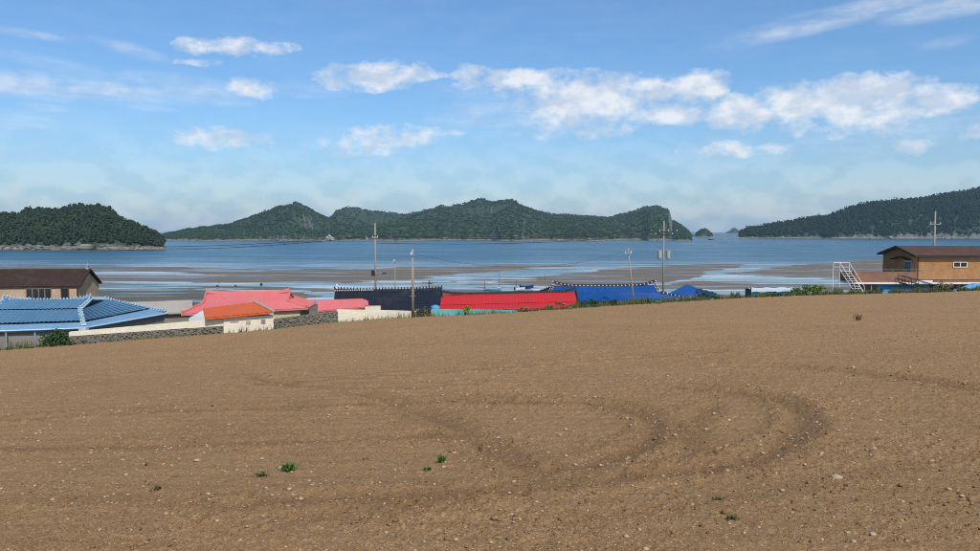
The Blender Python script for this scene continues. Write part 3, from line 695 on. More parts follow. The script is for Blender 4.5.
# ------------------------------------------------------------------ village ground between field and shore
m, n, l, b = mat('yard')
f1 = mr(n, l, ntex(n, l, .4, 5, .6), .4, .6); f2 = mr(n, l, ntex(n, l, 3, 4, .6), .3, .7)
c0 = mixc(n, l, f1, (.15, .12, .08), (.07, .09, .035)); l.new(mixc(n, l, M(n, l, 'MULTIPLY', f2, .5), c0, (.09, .075, .05)), b.inputs['Base Color']); b.inputs['Roughness'].default_value = .95
px = np.linspace(-600, 1500, 160); e = eY(px); ez = zf((px - 490) / F * e, e)
rows = []
for k, (fr, dz) in enumerate(((-.4, -.06), (.25, -.05), (.9, -.25), (2.0, -1.0), (4.0, -1.6))):
    Yk = e + fr; rows.append(np.stack([(px - 490) / F * Yk, Yk, ez + dz], -1))
for Yk, zk in ((88, 5.9), (100, 5.2), (107, 4.9), (113, 2.5), (120, -.9)):
    Y_ = np.maximum(Yk + 0 * px, e + 4.5 + (Yk - 88) * .3); rows.append(np.stack([(px - 490) / F * Y_, Y_, zk + 0 * px], -1))
gv = np.array(rows)
tag(npobj('village_ground', gv.reshape(-1, 3), gridfaces(len(rows), len(px)), 'yard'), 'low ground of the village between field and shore', 'ground', kind='structure')
def gz(X, Y):
    px = 490 + X / Y * F; e = float(eY(px)); z0 = float(zf((px - 490) / F * e, e))
    if Y < e + .25: return z0 - .05
    return float(np.interp(Y, [e + .25, e + .9, e + 2, e + 4, max(88, e + 4.5), 100, 107, 120], [z0 - .05, z0 - .25, z0 - 1, z0 - 1.6, 5.9, 5.2, 4.9, 0]))

# ------------------------------------------------------------------ houses
def sheet(mb, a, b, c, d, wave=0, wl_=.25, step=0, sl=.35, off=0.0):
    """roof surface a,b = eave left,right; c,d = top right,left; ribs run up the slope, courses along it"""
    a, b, c, d = V(a), V(b), V(c), V(d)
    eu = (b - a).normalized(); nrm = (b - a).cross(d - a).normalized()
    if nrm.z < 0: nrm = -nrm
    up = nrm.cross(eu).normalized()
    wid = max((b - a).length, (c - d).length, .1); hgt = max((d - a).length, (c - b).length, .05)
    nu = max(1, int(wid / wl_ * 6)) if wave else max(1, int(wid / 1.0))
    nv = max(1, int(round(hgt / sl))) if step else 1
    ts = [0]
    if step:
        ts = []
        for k in range(nv): ts += [k / nv, (k + (.985 if k < nv - 1 else 1)) / nv]
    else: ts = [0, 1]
    o = len(mb.v)
    for j, t in enumerate(ts):
        l_, r_ = lerp(a, d, t), lerp(b, c, t)
        for i in range(nu + 1):
            p = lerp(l_, r_, i / nu); s_ = (p - a).dot(eu); h_ = off
            if wave: h_ += wave * (abs(math.cos(math.pi * s_ / wl_)) if step else (math.cos(2 * math.pi * s_ / wl_) ** 3 + 1) * .5)
            if step: h_ += step * (1 if j % 2 == 0 else 0)
            mb.v.append(tuple(p + nrm * h_))
    w_ = nu + 1
    for j in range(len(ts) - 1):
        for i in range(nu): mb.f.append((o + j * w_ + i, o + j * w_ + i + 1, o + (j + 1) * w_ + i + 1, o + (j + 1) * w_ + i))
def slab(mb, pts, th):                                   # closed slab under a polygon
    lo = [V(p) - V((0, 0, th)) for p in pts]; hi = [V(p) - V((0, 0, .012)) for p in pts]; k = len(pts)
    mb.add(lo + hi, [tuple(range(k))[::-1], tuple(range(k, 2 * k))] + [(i, (i + 1) % k, k + (i + 1) % k, k + i) for i in range(k)])
def walls(root, c4, top, inset, mt, name='wall'):
    cen = sum((V(p) for p in c4), V()) / 4; pts = []
    for p in c4:
        d = V((p.x - cen.x, p.y - cen.y, 0)); q = V(p) - d.normalized() * inset; pts.append(q)
    base = org[root].z - .3; mb = MB()
    mb.hexa([(p.x, p.y, base) for p in pts], [(p.x, p.y, top) for p in pts]); obj(name, mb, mt, root); return pts
def ridge(root, pts, mt, w=.13, h=.24, turn=.12, tiles=None, spacing=.27, name='ridge', sag=0.0, tl=.10, tw=.055):
    """capped ridge along pts, ends turned up; tiles = material of the row of round tile ends that shows below it"""
    P = [V(p) for p in pts]; Q = []
    for i in range(len(P) - 1):
        for k in range(12): Q.append(lerp(P[i], P[i + 1], k / 12))
    Q.append(P[-1]); n_ = len(Q) - 1
    Q = [q + V((0, 0, turn * (abs(2 * i / n_ - 1) ** 6) - sag * (1 - (2 * i / n_ - 1) ** 2))) for i, q in enumerate(Q)]
    mb = MB(); sd_ = (Q[-1] - Q[0]); sd_.z = 0; sd_ = sd_.normalized().cross(V((0, 0, 1))); o = 0
    for q in Q: mb.v += [tuple(q - sd_ * w - V((0, 0, .05))), tuple(q - sd_ * w * .8 + V((0, 0, h * .75))), tuple(q + V((0, 0, h))), tuple(q + sd_ * w * .8 + V((0, 0, h * .75))), tuple(q + sd_ * w - V((0, 0, .05)))]
    for i in range(n_):
        for k in range(4): mb.f.append((i * 5 + k, i * 5 + k + 1, (i + 1) * 5 + k + 1, (i + 1) * 5 + k))
    mb.f += [(0, 1, 2, 3, 4), tuple(n_ * 5 + k for k in (4, 3, 2, 1, 0))]
    rd = obj(name, mb, mt, root)
    if tiles:
        L = sum((Q[i + 1] - Q[i]).length for i in range(n_)); k = max(2, int(L / spacing)); mb = MB()
        for j in range(k + 1):
            t = j / k * n_; i = min(int(t), n_ - 1); q = lerp(Q[i], Q[i + 1], t - i)
            mb.tube([q - sd_ * (w + .07) + V((0, 0, h * .42)), q + sd_ * (w + .07) + V((0, 0, h * .42))], tw, 6)
            mb.tube([q + V((0, 0, h * .8)), q + V((0, 0, h + tl))], tw * .9, 6)
        tag(obj('ridge_tiles', mb, tiles, rd), kind='stuff')
    return rd
def window(root, a, b, z0, z1, panes=2, fm='white_paint', out=.05, name='window'):
    """window on the wall line a-b (xy), between heights z0 and z1"""
    a, b = V((a.x, a.y, 0)), V((b.x, b.y, 0)); u = (b - a).normalized(); nn = V((u.y, -u.x, 0)); L = (b - a).length; c = (a + b) / 2 + nn * out
    zc = V((0, 0, (z0 + z1) / 2)); mb = MB(); t = .035
    for x in [-L / 2 + L * k / panes for k in range(panes + 1)]: mb.box(c + zc + u * x, u, nn, V((0, 0, 1)), t, .04, (z1 - z0) / 2)
    for zz in (z0, z1): mb.box(c + V((0, 0, zz)), u, nn, V((0, 0, 1)), L / 2 + t, .043, t)
    w_ = obj(name, mb, fm, root)
    for k in range(panes):
        mb = MB(); mb.box(c + zc + u * (-L / 2 + L * (k + .5) / panes) - nn * .025, u, nn, V((0, 0, 1)), L / panes / 2 - t, .008, (z1 - z0) / 2 - t); obj('pane', mb, 'glass', w_)
    return w_
def base_of(c4):
    cen = sum((V(p) for p in c4), V()) / 4; return V((cen.x, cen.y, gz(cen.x, cen.y)))

def paljak(name, label, FL, FR, BR, BL, RL, RR, GLf, GRf, GRr, GLr, mt, wallm, rm, tiles, style, gab='dark_metal', cat='house', flash=None, turn=.2, sag=.1, eave_in=.75, **rk):
    root = empty(name, base_of((FL, FR, BR, BL)), label, cat, 'village houses')
    mb = MB()
    def two(e0, e1, g1, g0):
        if flash:
            k0, k1 = lerp(e0, g0, flash[0]), lerp(e1, g1, flash[0]); sheet(mb2, e0, e1, k1, k0, .012, .3); sheet(mb, k0, k1, g1, g0, **style, off=.05)
        else: sheet(mb, e0, e1, g1, g0, **style)
    mb2 = MB()
    two(FL, FR, GRf, GLf); sheet(mb, GLf, GRf, RR, RL, **style, off=.05 if flash else 0); two(BR, BL, GLr, GRr); sheet(mb, GRr, GLr, RL, RR, **style)
    two(FR, BR, GRr, GRf); two(BL, FL, GLf, GLr)
    slab(mb, (FL, FR, BR, BL), .16)
    obj('roof', mb, mt, root)
    if flash: obj('eave_sheet', mb2, flash[1], root)
    for tri in ((GRf, GRr, RR), (GLr, GLf, RL)): mb = MB(); mb.add(tri, ((0, 1, 2),)); obj('gable', mb, gab, root)  # gablet ends; the dark default puts their shade into the colour
    ridge(root, (RL, RR), rm, turn=turn, sag=sag, tiles=tiles, **rk)
    for a_, b_, c_ in ((RR, GRf, FR), (RR, GRr, BR), (RL, GLf, FL), (RL, GLr, BL)):
        ridge(root, (a_, b_), rm, w=.10, h=.17, turn=.04, tiles=tiles, name='verge', **rk); ridge(root, (b_, lerp(b_, c_, .96)), rm, w=.10, h=.17, turn=.10, tiles=tiles, name='hip_ridge', **rk)
    walls(root, (FL, FR, BR, BL), FL.z - .15, eave_in, wallm)
    return root
def gable_house(name, label, FL, FR, depth, rise, mt, wallm, rm=None, tiles=None, style={}, cat='house', inset=.5, over=None, turn=.1, sag=0, th=.14, grp='village houses', **rk):
    u = (FR - FL); u.z = 0; vdir = V((-u.y, u.x, 0)).normalized(); BL, BR = FL + vdir * depth, FR + vdir * depth
    RL, RR = (FL + BL) / 2 + V((0, 0, rise)), (FR + BR) / 2 + V((0, 0, rise))
    root = empty(name, base_of((FL, FR, BR, BL)), label, cat, grp); mb = MB()
    sheet(mb, FL, FR, RR, RL, **style); sheet(mb, BR, BL, RL, RR, **style)
    slab(mb, (FL, FR, RR, RL), th); slab(mb, (RL, RR, BR, BL), th); obj('roof', mb, mt, root)
    if rm: ridge(root, (RL, RR), rm, turn=turn, sag=sag, tiles=tiles, **rk)
    pts = walls(root, (FL, FR, BR, BL), FL.z - .05, inset, wallm)
    for a_, b_ in ((pts[1], pts[2]), (pts[3], pts[0])):
        mb = MB(); mid_ = (a_ + b_) / 2; k = rise * (1 - inset * 1.2 / depth) - .06
        A, B, C = V((a_.x, a_.y, FL.z - .05)), V((b_.x, b_.y, FL.z - .05)), V((mid_.x, mid_.y, FL.z + k - .12)); inn = (V(org[root]) - mid_); inn.z = 0; inn = inn.normalized() * .15
        mb.add([A, B, C, A + inn, B + inn, C + inn], ((0, 1, 2), (5, 4, 3), (0, 3, 4, 1), (1, 4, 5, 2), (2, 5, 3, 0)))
        obj('gable', mb, wallm, root)
    return root, pts

TILE = dict(wave=.055, wl_=.26, step=.06, sl=.34); RIB = dict(wave=.035, wl_=.30); TILE2 = dict(wave=.045, wl_=.28, step=.04, sl=.40)

# brown-roofed brick house, far left
FR = Rz(80, 286.3, 9.55); FL = Rz(-70, 287.6, 9.55)
root, pts = gable_house('brick_house', 'tan brick house with dark brown roof behind the pale blue tiled roof', FL, FR, 6.0, 1.75, 'brown_roof', 'brick_tan', style=dict(wave=.02, wl_=.4, step=.02, sl=.4), inset=.35)
def on_line(a, b, px):                                   # where the wall a-b is crossed by a column of the photo
    t0 = (px - 490) / F; t = (t0 * a.y - a.x) / ((b.x - a.x) - t0 * (b.y - a.y)); return lerp(a, b, t)
window(root, on_line(pts[0], pts[1], 25), on_line(pts[0], pts[1], 50), 8.0, 9.32, 4, 'grey_wall'); window(root, on_line(pts[0], pts[1], 60), on_line(pts[0], pts[1], 67.5), 8.1, 9.3, 1, 'wood')
mb = MB(); u = (FR - FL).normalized(); q = FR + V((-u.y, u.x, 0)) * 3.0 - u * .35 + V((0, 0, 1.75)); mb.abox(q.x - .13, q.y - .13, q.z - .3, q.x + .13, q.y + .13, q.z + .30); mb.abox(q.x - .17, q.y - .17, q.z + .30, q.x + .17, q.y + .17, q.z + .36); mb.tube([q + V((0, 0, .3)), q + V((0, 0, .75))], .04, 6); obj('chimney', mb, 'concrete', root)
mb = MB(); mb.tube([V((pts[1].x + .05, pts[1].y - .12, 9.5)), V((pts[1].x + .05, pts[1].y - .12, 6.5))], .06, 6); obj('downpipe', mb, 'dark_metal', root)

# pale blue tiled house, front left
ze = 8.3; FL, FR, BR = Rz(-72, 333.5, ze), Rz(84, 328, ze), Rz(168, 313.2, ze); BL = FL + (BR - FR)
RR = W(90.5, 300, 60); RL = Rz(4, 300.5, RR.z); GRf, GRr = W(80, 310, 57.5), W(106, 300, 65.6); GLf = Rz(-8, 311.5, GRf.z); GLr = GLf + (GRr - GRf)
root = paljak('tiled_house', 'pale blue tiled house with white-tipped ridges at the far left', FL, FR, BR, BL, RL, RR, GLf, GRf, GRr, GLr, 'tile_blue', 'grey_wall', 'tile_blue', 'tile_cap', dict(wave=.05, wl_=.30, step=.075, sl=.40), flash=(.30, 'tile_light'), sag=.16, turn=.2, spacing=.26, tl=.10, tw=.062, eave_in=.35)
mb = MB(); a_, b_ = FR, BR; mb.tube([a_ + V((.05, -.02, .0)), b_ + V((.05, 0, .0))], .075, 6); mb.tube([FL + V((0, -.08, 0)), FR + V((0, -.08, 0))], .06, 6); obj('gutter', mb, 'tile_cap', root)
mb = MB(); q = FR + V((.15, -.3, -.1)); mb.box(q, (1, 0, 0), (0, 1, 0), (0, 0, 1), .28, .2, .22); obj('gutter_box', mb, 'tile_cap', root)
for pxk in (5, 34):
    mb = MB(); q = Rz(pxk, 332.5, ze - .1); q2 = V((q.x, q.y + .1, gz(q.x, q.y + .1) - .1)); mb.tube([V((q.x, q.y + .1, ze - .12)), q2], .06, 8); obj('post', mb, 'steel', root)

# grey roof behind it
FL, FR = Rz(108, 315, 7.6), Rz(192, 312, 7.6)
root, pts = gable_house('grey_roofed_shed', 'flat grey brown roof between the pale blue tiles and the pink roof', FL, FR, 9.5, .75, 'grey_roof', 'grey_wall', style=dict(), cat='shed')

# big pink-roofed house
FL, FR, BR = Rz(181, 314, 8.45), Rz(308, 308, 8.45), Rz(316, 303.3, 8.45); BL = FL + (BR - FR) + V((.6, 1.2, 0))
RL, RR = W(206, 294, 69.5), W(289.5, 293, 70.6); RL.z = RR.z = (RL.z + RR.z) / 2
GLf, GRf, GRr = W(203.5, 303.5, 66.5), W(288, 301, 68.3), W(293.5, 297.8, 72.5); GLf.z = GRf.z = GRr.z = 8.98; GLr = GLf + (GRr - GRf)
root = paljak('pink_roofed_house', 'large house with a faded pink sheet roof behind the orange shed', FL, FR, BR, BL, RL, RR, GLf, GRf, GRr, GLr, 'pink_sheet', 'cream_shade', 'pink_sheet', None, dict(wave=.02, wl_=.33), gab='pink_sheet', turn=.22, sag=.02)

# orange shed with a cream wall on the field edge
A, B = edge_pt(222, .12), edge_pt(272.5, .12)
e0, e1 = W(205, 318.2, float(eY(205)) - .25), W(273.5, 311.8, float(eY(273)) - .25); r0, r1 = W(203, 308.5, e0.y + 3.2), W(254.5, 302.3, e1.y + 3.2)
root = empty('orange_roofed_shed', V((A.x, A.y, A.z)), 'cream walled shed with bright orange roof on the field edge', 'shed', 'village houses')
mb = MB(); vd = V((-.35, .94, 0)); b0, b1 = r0 + vd * 2.6 - V((0, 0, .45)), r1 + vd * 2.6 - V((0, 0, .45))
sheet(mb, e0, e1, r1, r0, .03, .33); sheet(mb, b1, b0, r0, r1, .03, .33); slab(mb, (e0, e1, r1, r0), .13); slab(mb, (r0, r1, b1, b0), .13); obj('roof', mb, 'orange_sheet', root)
mb = MB(); mb.tube([e1 + V((0, 0, .05)), r1 + V((0, 0, .06)), b1 + V((0, 0, .05))], .10, 6); obj('verge', mb, 'grey_roof', root)
mb = MB(); w0, w1 = V((A.x, A.y, 0)), V((B.x, B.y, 0)); tz = min(e0.z, e1.z) - .04; vb = V((-.30, .95, 0)) * 4.5
mb.hexa([w0 + V((0, 0, A.z - .5)), w1 + V((0, 0, B.z - .5)), w1 + vb + V((0, 0, B.z - 1.5)), w0 + vb + V((0, 0, A.z - 1.5))], [w0 + V((0, 0, tz)), w1 + V((0, 0, tz)), w1 + vb + V((0, 0, tz)), w0 + vb + V((0, 0, tz))]); obj('wall', mb, 'cream', root)
u = (w1 - w0).normalized(); nn = V((u.y, -u.x, 0))
for pxk, zz, hw, hh in ((247, tz - .45, .16, .13), (262, tz - .42, .16, .17), (233, tz - .35, .30, .05)):
    q = on_line(w0, w1, pxk); mb = MB(); mb.box(q + V((0, 0, zz)) + nn * .012, u, nn, V((0, 0, 1)), hw, .02, hh); obj('vent', mb, 'grey_wall' if pxk == 262 else 'concrete', root)
mb = MB(); g0, g1 = Rz(184, 319, 8.3), Rz(206, 317, 8.3); g0.y += 1.0
mb.hexa([V((g0.x, g0.y, 6.4)), V((g1.x, g1.y, 6.4)), V((g1.x - .6, g1.y + 2, 6.4)), V((g0.x - .3, g0.y + 2, 6.4))], [V((g0.x, g0.y, 8.25)), V((g1.x, g1.y, 8.8)), V((g1.x - .6, g1.y + 2, 8.9)), V((g0.x - .3, g0.y + 2, 8.25))]); obj('side_wall', mb, 'white_wall', root)

# small pink shed and its lean-to
def skew_shed(name, label, e0, e1, r1, r0, mt, wallm, style, inset=.25, cat='shed', back=2.4):
    root = empty(name, V((e0.x, e0.y, gz(e0.x, e0.y))), label, cat, 'village houses'); mb = MB()
    b0, b1 = r0 + (r0 - e0) * .9, r1 + (r1 - e1) * .9; b0.z, b1.z = e0.z, e1.z
    sheet(mb, e0, e1, r1, r0, **style); sheet(mb, b1, b0, r0, r1, **style); slab(mb, (e0, e1, r1, r0), .10); slab(mb, (r0, r1, b1, b0), .10); obj('roof', mb, mt, root)
    pts = walls(root, (e0, e1, b1, b0), min(e0.z, e1.z) - .06, inset, wallm)
    for p, q, r_ in ((pts[0], pts[3], r0), (pts[1], pts[2], r1)):
        mb = MB(); A, B = V((p.x, p.y, e0.z - .06)), V((q.x, q.y, e0.z - .06)); m_ = (A + B) / 2; C = V((m_.x, m_.y, r_.z - .2)); inn = (org[root] - m_); inn = ((e0 + e1 + b0 + b1) / 4 - m_); inn.z = 0; inn = inn.normalized() * .12
        mb.add([A, B, C, A + inn, B + inn, C + inn], ((0, 1, 2), (5, 4, 3), (0, 3, 4, 1), (1, 4, 5, 2), (2, 5, 3, 0))); obj('gable', mb, wallm, root)
    return root, pts, b0, b1
e0, e1 = Rz(317.5, 311, 8.5), Rz(369, 306.6, 8.5); r0, r1 = W(318, 300, e0.y + 2.6), W(367.5, 298.6, e1.y + 2.6)
root, pts, b0, b1 = skew_shed('pink_roofed_shed', 'small shed with a pink roof and cream wall left of the navy roof', e0, e1, r1, r0, 'pink_sheet', 'cream', dict(wave=.02, wl_=.33))
a_, b_ = Rz(364, 309.3, 8.35), Rz(382, 308, 8.35); c_, d_ = W(380.5, 305, 66), W(365, 305.3, 65.5); d_.z = c_.z
root = empty('lean_to', V((a_.x, a_.y, gz(a_.x, a_.y))), 'little pink roofed lean-to at the right end of the small pink shed', 'shed', 'village houses')
mb = MB(); sheet(mb, a_, b_, c_, d_, .02, .33); slab(mb, (a_, b_, c_, d_), .1); obj('roof', mb, 'pink_sheet', root)
mb = MB(); k = V((0, 0, .1)); mb.hexa([V((p.x, p.y, 6.5)) for p in (a_ + V((.15, .15, 0)), b_ + V((-.15, .15, 0)), c_, d_)], [p - k for p in (a_ + V((.15, .15, 0)), b_ + V((-.15, .15, 0)), c_, d_)]); obj('wall', mb, 'cream', root)

# navy-roofed house
FL, FR = Rz(333, 314, 7.9), Rz(446, 312, 7.9)
root, pts = gable_house('navy_roofed_house', 'house with a dark navy tiled roof behind the concrete pole', FL, FR, 8.2, 1.72, 'navy', 'grey_wall', 'black_tile', 'black_tile', style=TILE2, turn=.10, sag=.04, inset=.6, spacing=.30, tl=.16, tw=.07)
mb = MB()
for k in range(34):
    t = (k + .5) / 34; q = lerp((FL + root.location * 0), FR, t)
u = (FR - FL).normalized(); vdir = V((-u.y, u.x, 0)); RLn, RRn = FL + vdir * 4.1 + V((0, 0, 1.72)), FR + vdir * 4.1 + V((0, 0, 1.72))
for k in range(18): q = lerp(RLn, RRn, (k + .5) / 50); mb.box(q + V((0, -.28, .14)), u, vdir, V((0, 0, 1)), .05, .02, .06)
tag(obj('white_tile_ends', mb, 'white_tip', root), kind='stuff')
mb = MB(); q = lerp(RLn, RRn, .88); mb.tube([q, q + V((0, 0, 1.0))], .035, 6); mb.tube([q + V((-.1, 0, .75)), q + V((.35, 0, .65))], .05, 6); obj('vent_pipe', mb, 'dark_metal', root)
mb = MB(); q = lerp(RLn, RRn, .02); mb.box(q + V((0, 0, .45)), u, vdir, V((0, 0, 1)), .09, .09, .3); obj('ridge_end', mb, 'white_tip', root)

# red-roofed house
FL, FR = Rz(439, 311.7, 8.15), Rz(579.5, 307.4, 8.15); KL, KR = Rz(440, 305.8, 8.5), Rz(578.5, 301.8, 8.5); KL.y += .35; KR.y += .35
r0, r1 = W(441.5, 295.6, KL.y + 3.0), W(576, 291.8, KR.y + 3.0); r0.z = r1.z = (r0.z + r1.z) / 2
root, pts, b0, b1 = skew_shed('red_roofed_house', 'long house with a bright red ribbed sheet roof and black ridge', KL, KR, r1, r0, 'red_sheet', 'green_wall', dict(wave=.06, wl_=.34), .3, 'house')
ridge(root, (r0, r1), 'black_tile', turn=.30, w=.16, h=.22)
k0, k1 = KL + V((0, .15, -.10)), KR + V((0, .15, -.10)); mb = MB(); sheet(mb, FL, FR, k1, k0, .05, .34); slab(mb, (FL, FR, k1, k0), .08); obj('eave_roof', mb, 'red_sheet', root)
mb = MB(); mb.tube([FR + V((0, 0, .06)), KR + V((0, 0, .08)), r1 + V((0, 0, .12))], .11, 6); obj('verge', mb, 'black_tile', root)
mb = MB(); w0, w1 = edge_pt(431, .3), edge_pt(520, .3); mb.hexa([V((w0.x, w0.y, w0.z - .6)), V((w1.x, w1.y, w1.z - .6)), V((w1.x, w1.y + .2, w1.z - .6)), V((w0.x, w0.y + .2, w0.z - .6))], [V((w0.x, w0.y, w0.z + .58)), V((w1.x, w1.y, w1.z + .14)), V((w1.x, w1.y + .2, w1.z + .14)), V((w0.x, w0.y + .2, w0.z + .58))]); obj('front_wall', mb, 'teal_wall', root)
# blue water tank beside it
q = W(435.5, 310.0, 67.5); root = empty('water_tank', V((q.x, q.y, q.z)), 'blue plastic water tank at the left end of the red roof', 'tank')
mb = MB(); mb.tube([q, q + V((0, 0, .08)), q + V((0, 0, .38))], .40, 14); obj('tank_body', mb, 'sky_blue', root, True)
mb = MB(); mb.tube([q + V((0, 0, .38)), q + V((0, 0, .47))], .33, 14, .12); obj('lid', mb, 'sky_blue', root)
mb = MB(); mb.abox(q.x - .4, q.y - .4, gz(q.x, q.y) - .1, q.x + .4, q.y + .4, q.z); obj('stand', mb, 'concrete', root)

# deep blue roofed house
FL, FR = Rz(546, 301.7, 8.05), Rz(692, 299.2, 8.05); u = (FR - FL).normalized(); vdir = V((-u.y, u.x, 0)); BR, BL = FR + vdir * 6.8, FL + vdir * 6.8
RL, RR = W(553, 286.5, 82), W(655, 285, 83); RL.z = RR.z = (RL.z + RR.z) / 2
GLf, GRf = W(549, 293.5, 80.4), W(659.5, 293, 81); GLf.z = GRf.z = 8.72; GLr, GRr = GLf + vdir * 3.4, GRf + vdir * 3.4
root = paljak('blue_roofed_house', 'house with a vivid deep blue roof and black white-dotted ridges', FL, FR, BR, BL, RL, RR, GLf, GRf, GRr, GLr, 'blue_sheet', 'green_wall', 'black_tile', 'white_tip', dict(wave=.03, wl_=.30, step=.02, sl=.4), turn=.42, sag=.06, spacing=.42, tl=-.14, tw=.075)
mb = MB(); w0, w1 = edge_pt(590, 1.2), edge_pt(680, 1.2)
mb.hexa([V((w0.x, w0.y, w0.z - 1.2)), V((w1.x, w1.y, w1.z - 1.2)), V((w1.x, w1.y + .15, w1.z - 1.2)), V((w0.x, w0.y + .15, w0.z - 1.2))], [V((w0.x, w0.y, w0.z + .10)), V((w1.x, w1.y, w1.z + .20)), V((w1.x, w1.y + .15, w1.z + .20)), V((w0.x, w0.y + .15, w0.z + .10))])
tag(obj('garden_wall', mb, 'green_wall', origin=w0), 'low pale green garden wall in front of the deep blue roof', 'wall')

# blue tin shed right of it, navy tarp and pale blue tank
zr = 8.3; a_, b_ = Rz(657, 299.5, 8.0), Rz(694, 298.5, 8.0); c_, d_ = W(698, 288.5, 86), W(687, 284.3, 88)
root = empty('tin_shed', V((b_.x, b_.y + 1, gz(b_.x, b_.y + 1))), 'shed with a steep bright blue tin roof right of the deep blue roof', 'shed', 'village houses')
mb = MB(); sheet(mb, a_, b_, c_, d_, .03, .3); slab(mb, (a_, b_, c_, d_), .12); obj('roof', mb, 'blue_sheet', root)
mb = MB(); k = V((0, 0, .13)); z0 = gz(b_.x, b_.y); p4 = [a_ + V((.4, .4, 0)), b_ + V((-.3, .4, 0)), c_ + V((-.3, -.2, 0)), d_ + V((.2, -.2, 0))]
mb.hexa([V((p.x, p.y, 5.5)) for p in p4], [p - k for p in p4]); obj('wall', mb, 'green_wall', root)
e0, e1, e2, e3 = W(696, 299, 80), W(724, 297.5, 84), W(716, 292.8, 88), W(697, 288, 86.3)
root = empty('tarp_shelter', V((e0.x, e0.y, gz(e0.x, e0.y))), 'low shelter under a dark navy tarp beside the tin shed', 'shelter')
mb = MB(); o = len(mb.v); nn_ = 10
for j in range(nn_ + 1):
    for i in range(nn_ + 1):
        p = lerp(lerp(e0, e1, i / nn_), lerp(e3, e2, i / nn_), j / nn_); s_ = math.sin(i * 2.1 + j) * .05 - .14 * math.sin(math.pi * i / nn_) * math.sin(math.pi * j / nn_); mb.v.append((p.x, p.y, p.z + s_))
for j in range(nn_):
    for i in range(nn_): q = j * 11 + i; mb.f.append((q, q + 1, q + 12, q + 11))
o = obj('tarp', mb, 'navy_tarp', root); md = o.modifiers.new('thick', 'SOLIDIFY'); md.thickness = .02
for p in (e0, e1, e2, e3):
    mb = MB(); mb.tube([V((p.x, p.y, gz(p.x, p.y) - .1)), V((p.x, p.y, p.z - .02))], .05, 6); obj('post', mb, 'wood', root)
q = W(691, 300.5, 79); mb = MB(); root = empty('pale_tank', V(q), 'pale blue plastic tub in front of the tin shed', 'tub')
mb.tube([q - V((0, 0, .2)), q + V((0, 0, .30))], .40, 12, .46); mb.tube([q + V((0, 0, .30)), q + V((0, 0, .36))], .50, 12); obj('tub', mb, 'tile_light', root)
mb = MB(); mb.abox(q.x - .4, q.y - .4, gz(q.x, q.y) - .1, q.x + .4, q.y + .4, q.z - .2); obj('stand', mb, 'concrete', root)

# long low shelter under pale and teal sheets
f0, f1 = edge_pt(752, 1.6), edge_pt(806, 1.6)
root = empty('net_store', V((f0.x, f0.y, gz(f0.x, f0.y))), 'long low net store with teal sides and pale sheet top', 'shelter'); mb = MB()
ztop = W(780, 290.2, f0.y).z; zb = min(f0.z, f1.z) - .9
mb.hexa([V((f0.x, f0.y, zb)), V((f1.x, f1.y, zb)), V((f1.x, f1.y + 1.8, zb)), V((f0.x, f0.y + 1.8, zb))], [V((f0.x, f0.y, ztop - .12)), V((f1.x, f1.y, ztop - .12)), V((f1.x, f1.y + 1.8, ztop)), V((f0.x, f0.y + 1.8, ztop))]); obj('side_sheet', mb, 'teal_tarp', root)
mb = MB(); k = 12
for i in range(k + 1):
    p = lerp(f0, f1, i / k); wv_ = .05 * math.sin(i * 1.9)
    mb.v += [(p.x, p.y - .06, ztop - .20 + wv_), (p.x, p.y - .05, ztop - .02 + wv_), (p.x, p.y + .9, ztop + .16 + wv_), (p.x, p.y + 1.9, ztop + .02)]
for i in range(k):
    for j in range(3): q = i * 4 + j; mb.f.append((q, q + 4, q + 5, q + 1))
o = obj('top_sheet', mb, 'pale_tarp', root); o.modifiers.new('thick', 'SOLIDIFY').thickness = .02
mb = MB(); mb.tube([f0 + V((-.05, 0, -.6)), V((f0.x - .05, f0.y, ztop + .28))], .07, 6); obj('post', mb, 'dark_metal', root)

# brick house on the right
Y0 = 80.0; A = W(917, 254.6, Y0); zE = A.z; B = V((A.x + 24, Y0, zE)); BL = V((A.x, Y0 + 6.9, zE)); zB = W(917, 279.5, Y0).z
root = empty('brick_house', V((A.x + 8, Y0 + 3.4, gz(A.x + 8, Y0))), 'orange brick house with brown shingle roof on the raised terrace', 'house', 'village houses')
ov = .45; f0, f1, k0, k1 = V((A.x - ov, Y0 - .4, zE - .10)), V((B.x + ov, Y0 - .4, zE - .10)), V((A.x - ov, Y0 + 7.3, zE - .10)), V((B.x + ov, Y0 + 7.3, zE - .10)); r0, r1 = V((A.x - ov, Y0 + 3.45, zE + .86)), V((B.x + ov, Y0 + 3.45, zE + .86))
mb = MB(); st = dict(wave=.012, wl_=.5, step=.022, sl=.38); sheet(mb, f0, f1, r1, r0, **st); sheet(mb, k1, k0, r0, r1, **st); slab(mb, (f0, f1, r1, r0), .12); slab(mb, (r0, r1, k1, k0), .12); obj('roof', mb, 'brown_roof_light', root)
mb = MB(); t_ = V((0, -.02, -.09))
for p, q in ((f0, r0), (k0, r0)): mb.box((p + q) / 2 + V((-.03, 0, -.07)), (q - p).normalized(), (1, 0, 0), (q - p).normalized().cross(V((1, 0, 0))), (q - p).length / 2, .03, .12)
mb.box((f0 + f1) / 2 + V((0, -.03, -.06)), (1, 0, 0), (0, 1, 0), (0, 0, 1), (f1 - f0).length / 2, .04, .10); obj('fascia', mb, 'dark_metal', root)
mb = MB(); mb.hexa([(A.x, Y0, zB), (B.x, Y0, zB), (B.x, Y0 + 6.9, zB), (A.x, Y0 + 6.9, zB)], [(A.x, Y0, zE), (B.x, Y0, zE), (B.x, Y0 + 6.9, zE), (A.x, Y0 + 6.9, zE)])
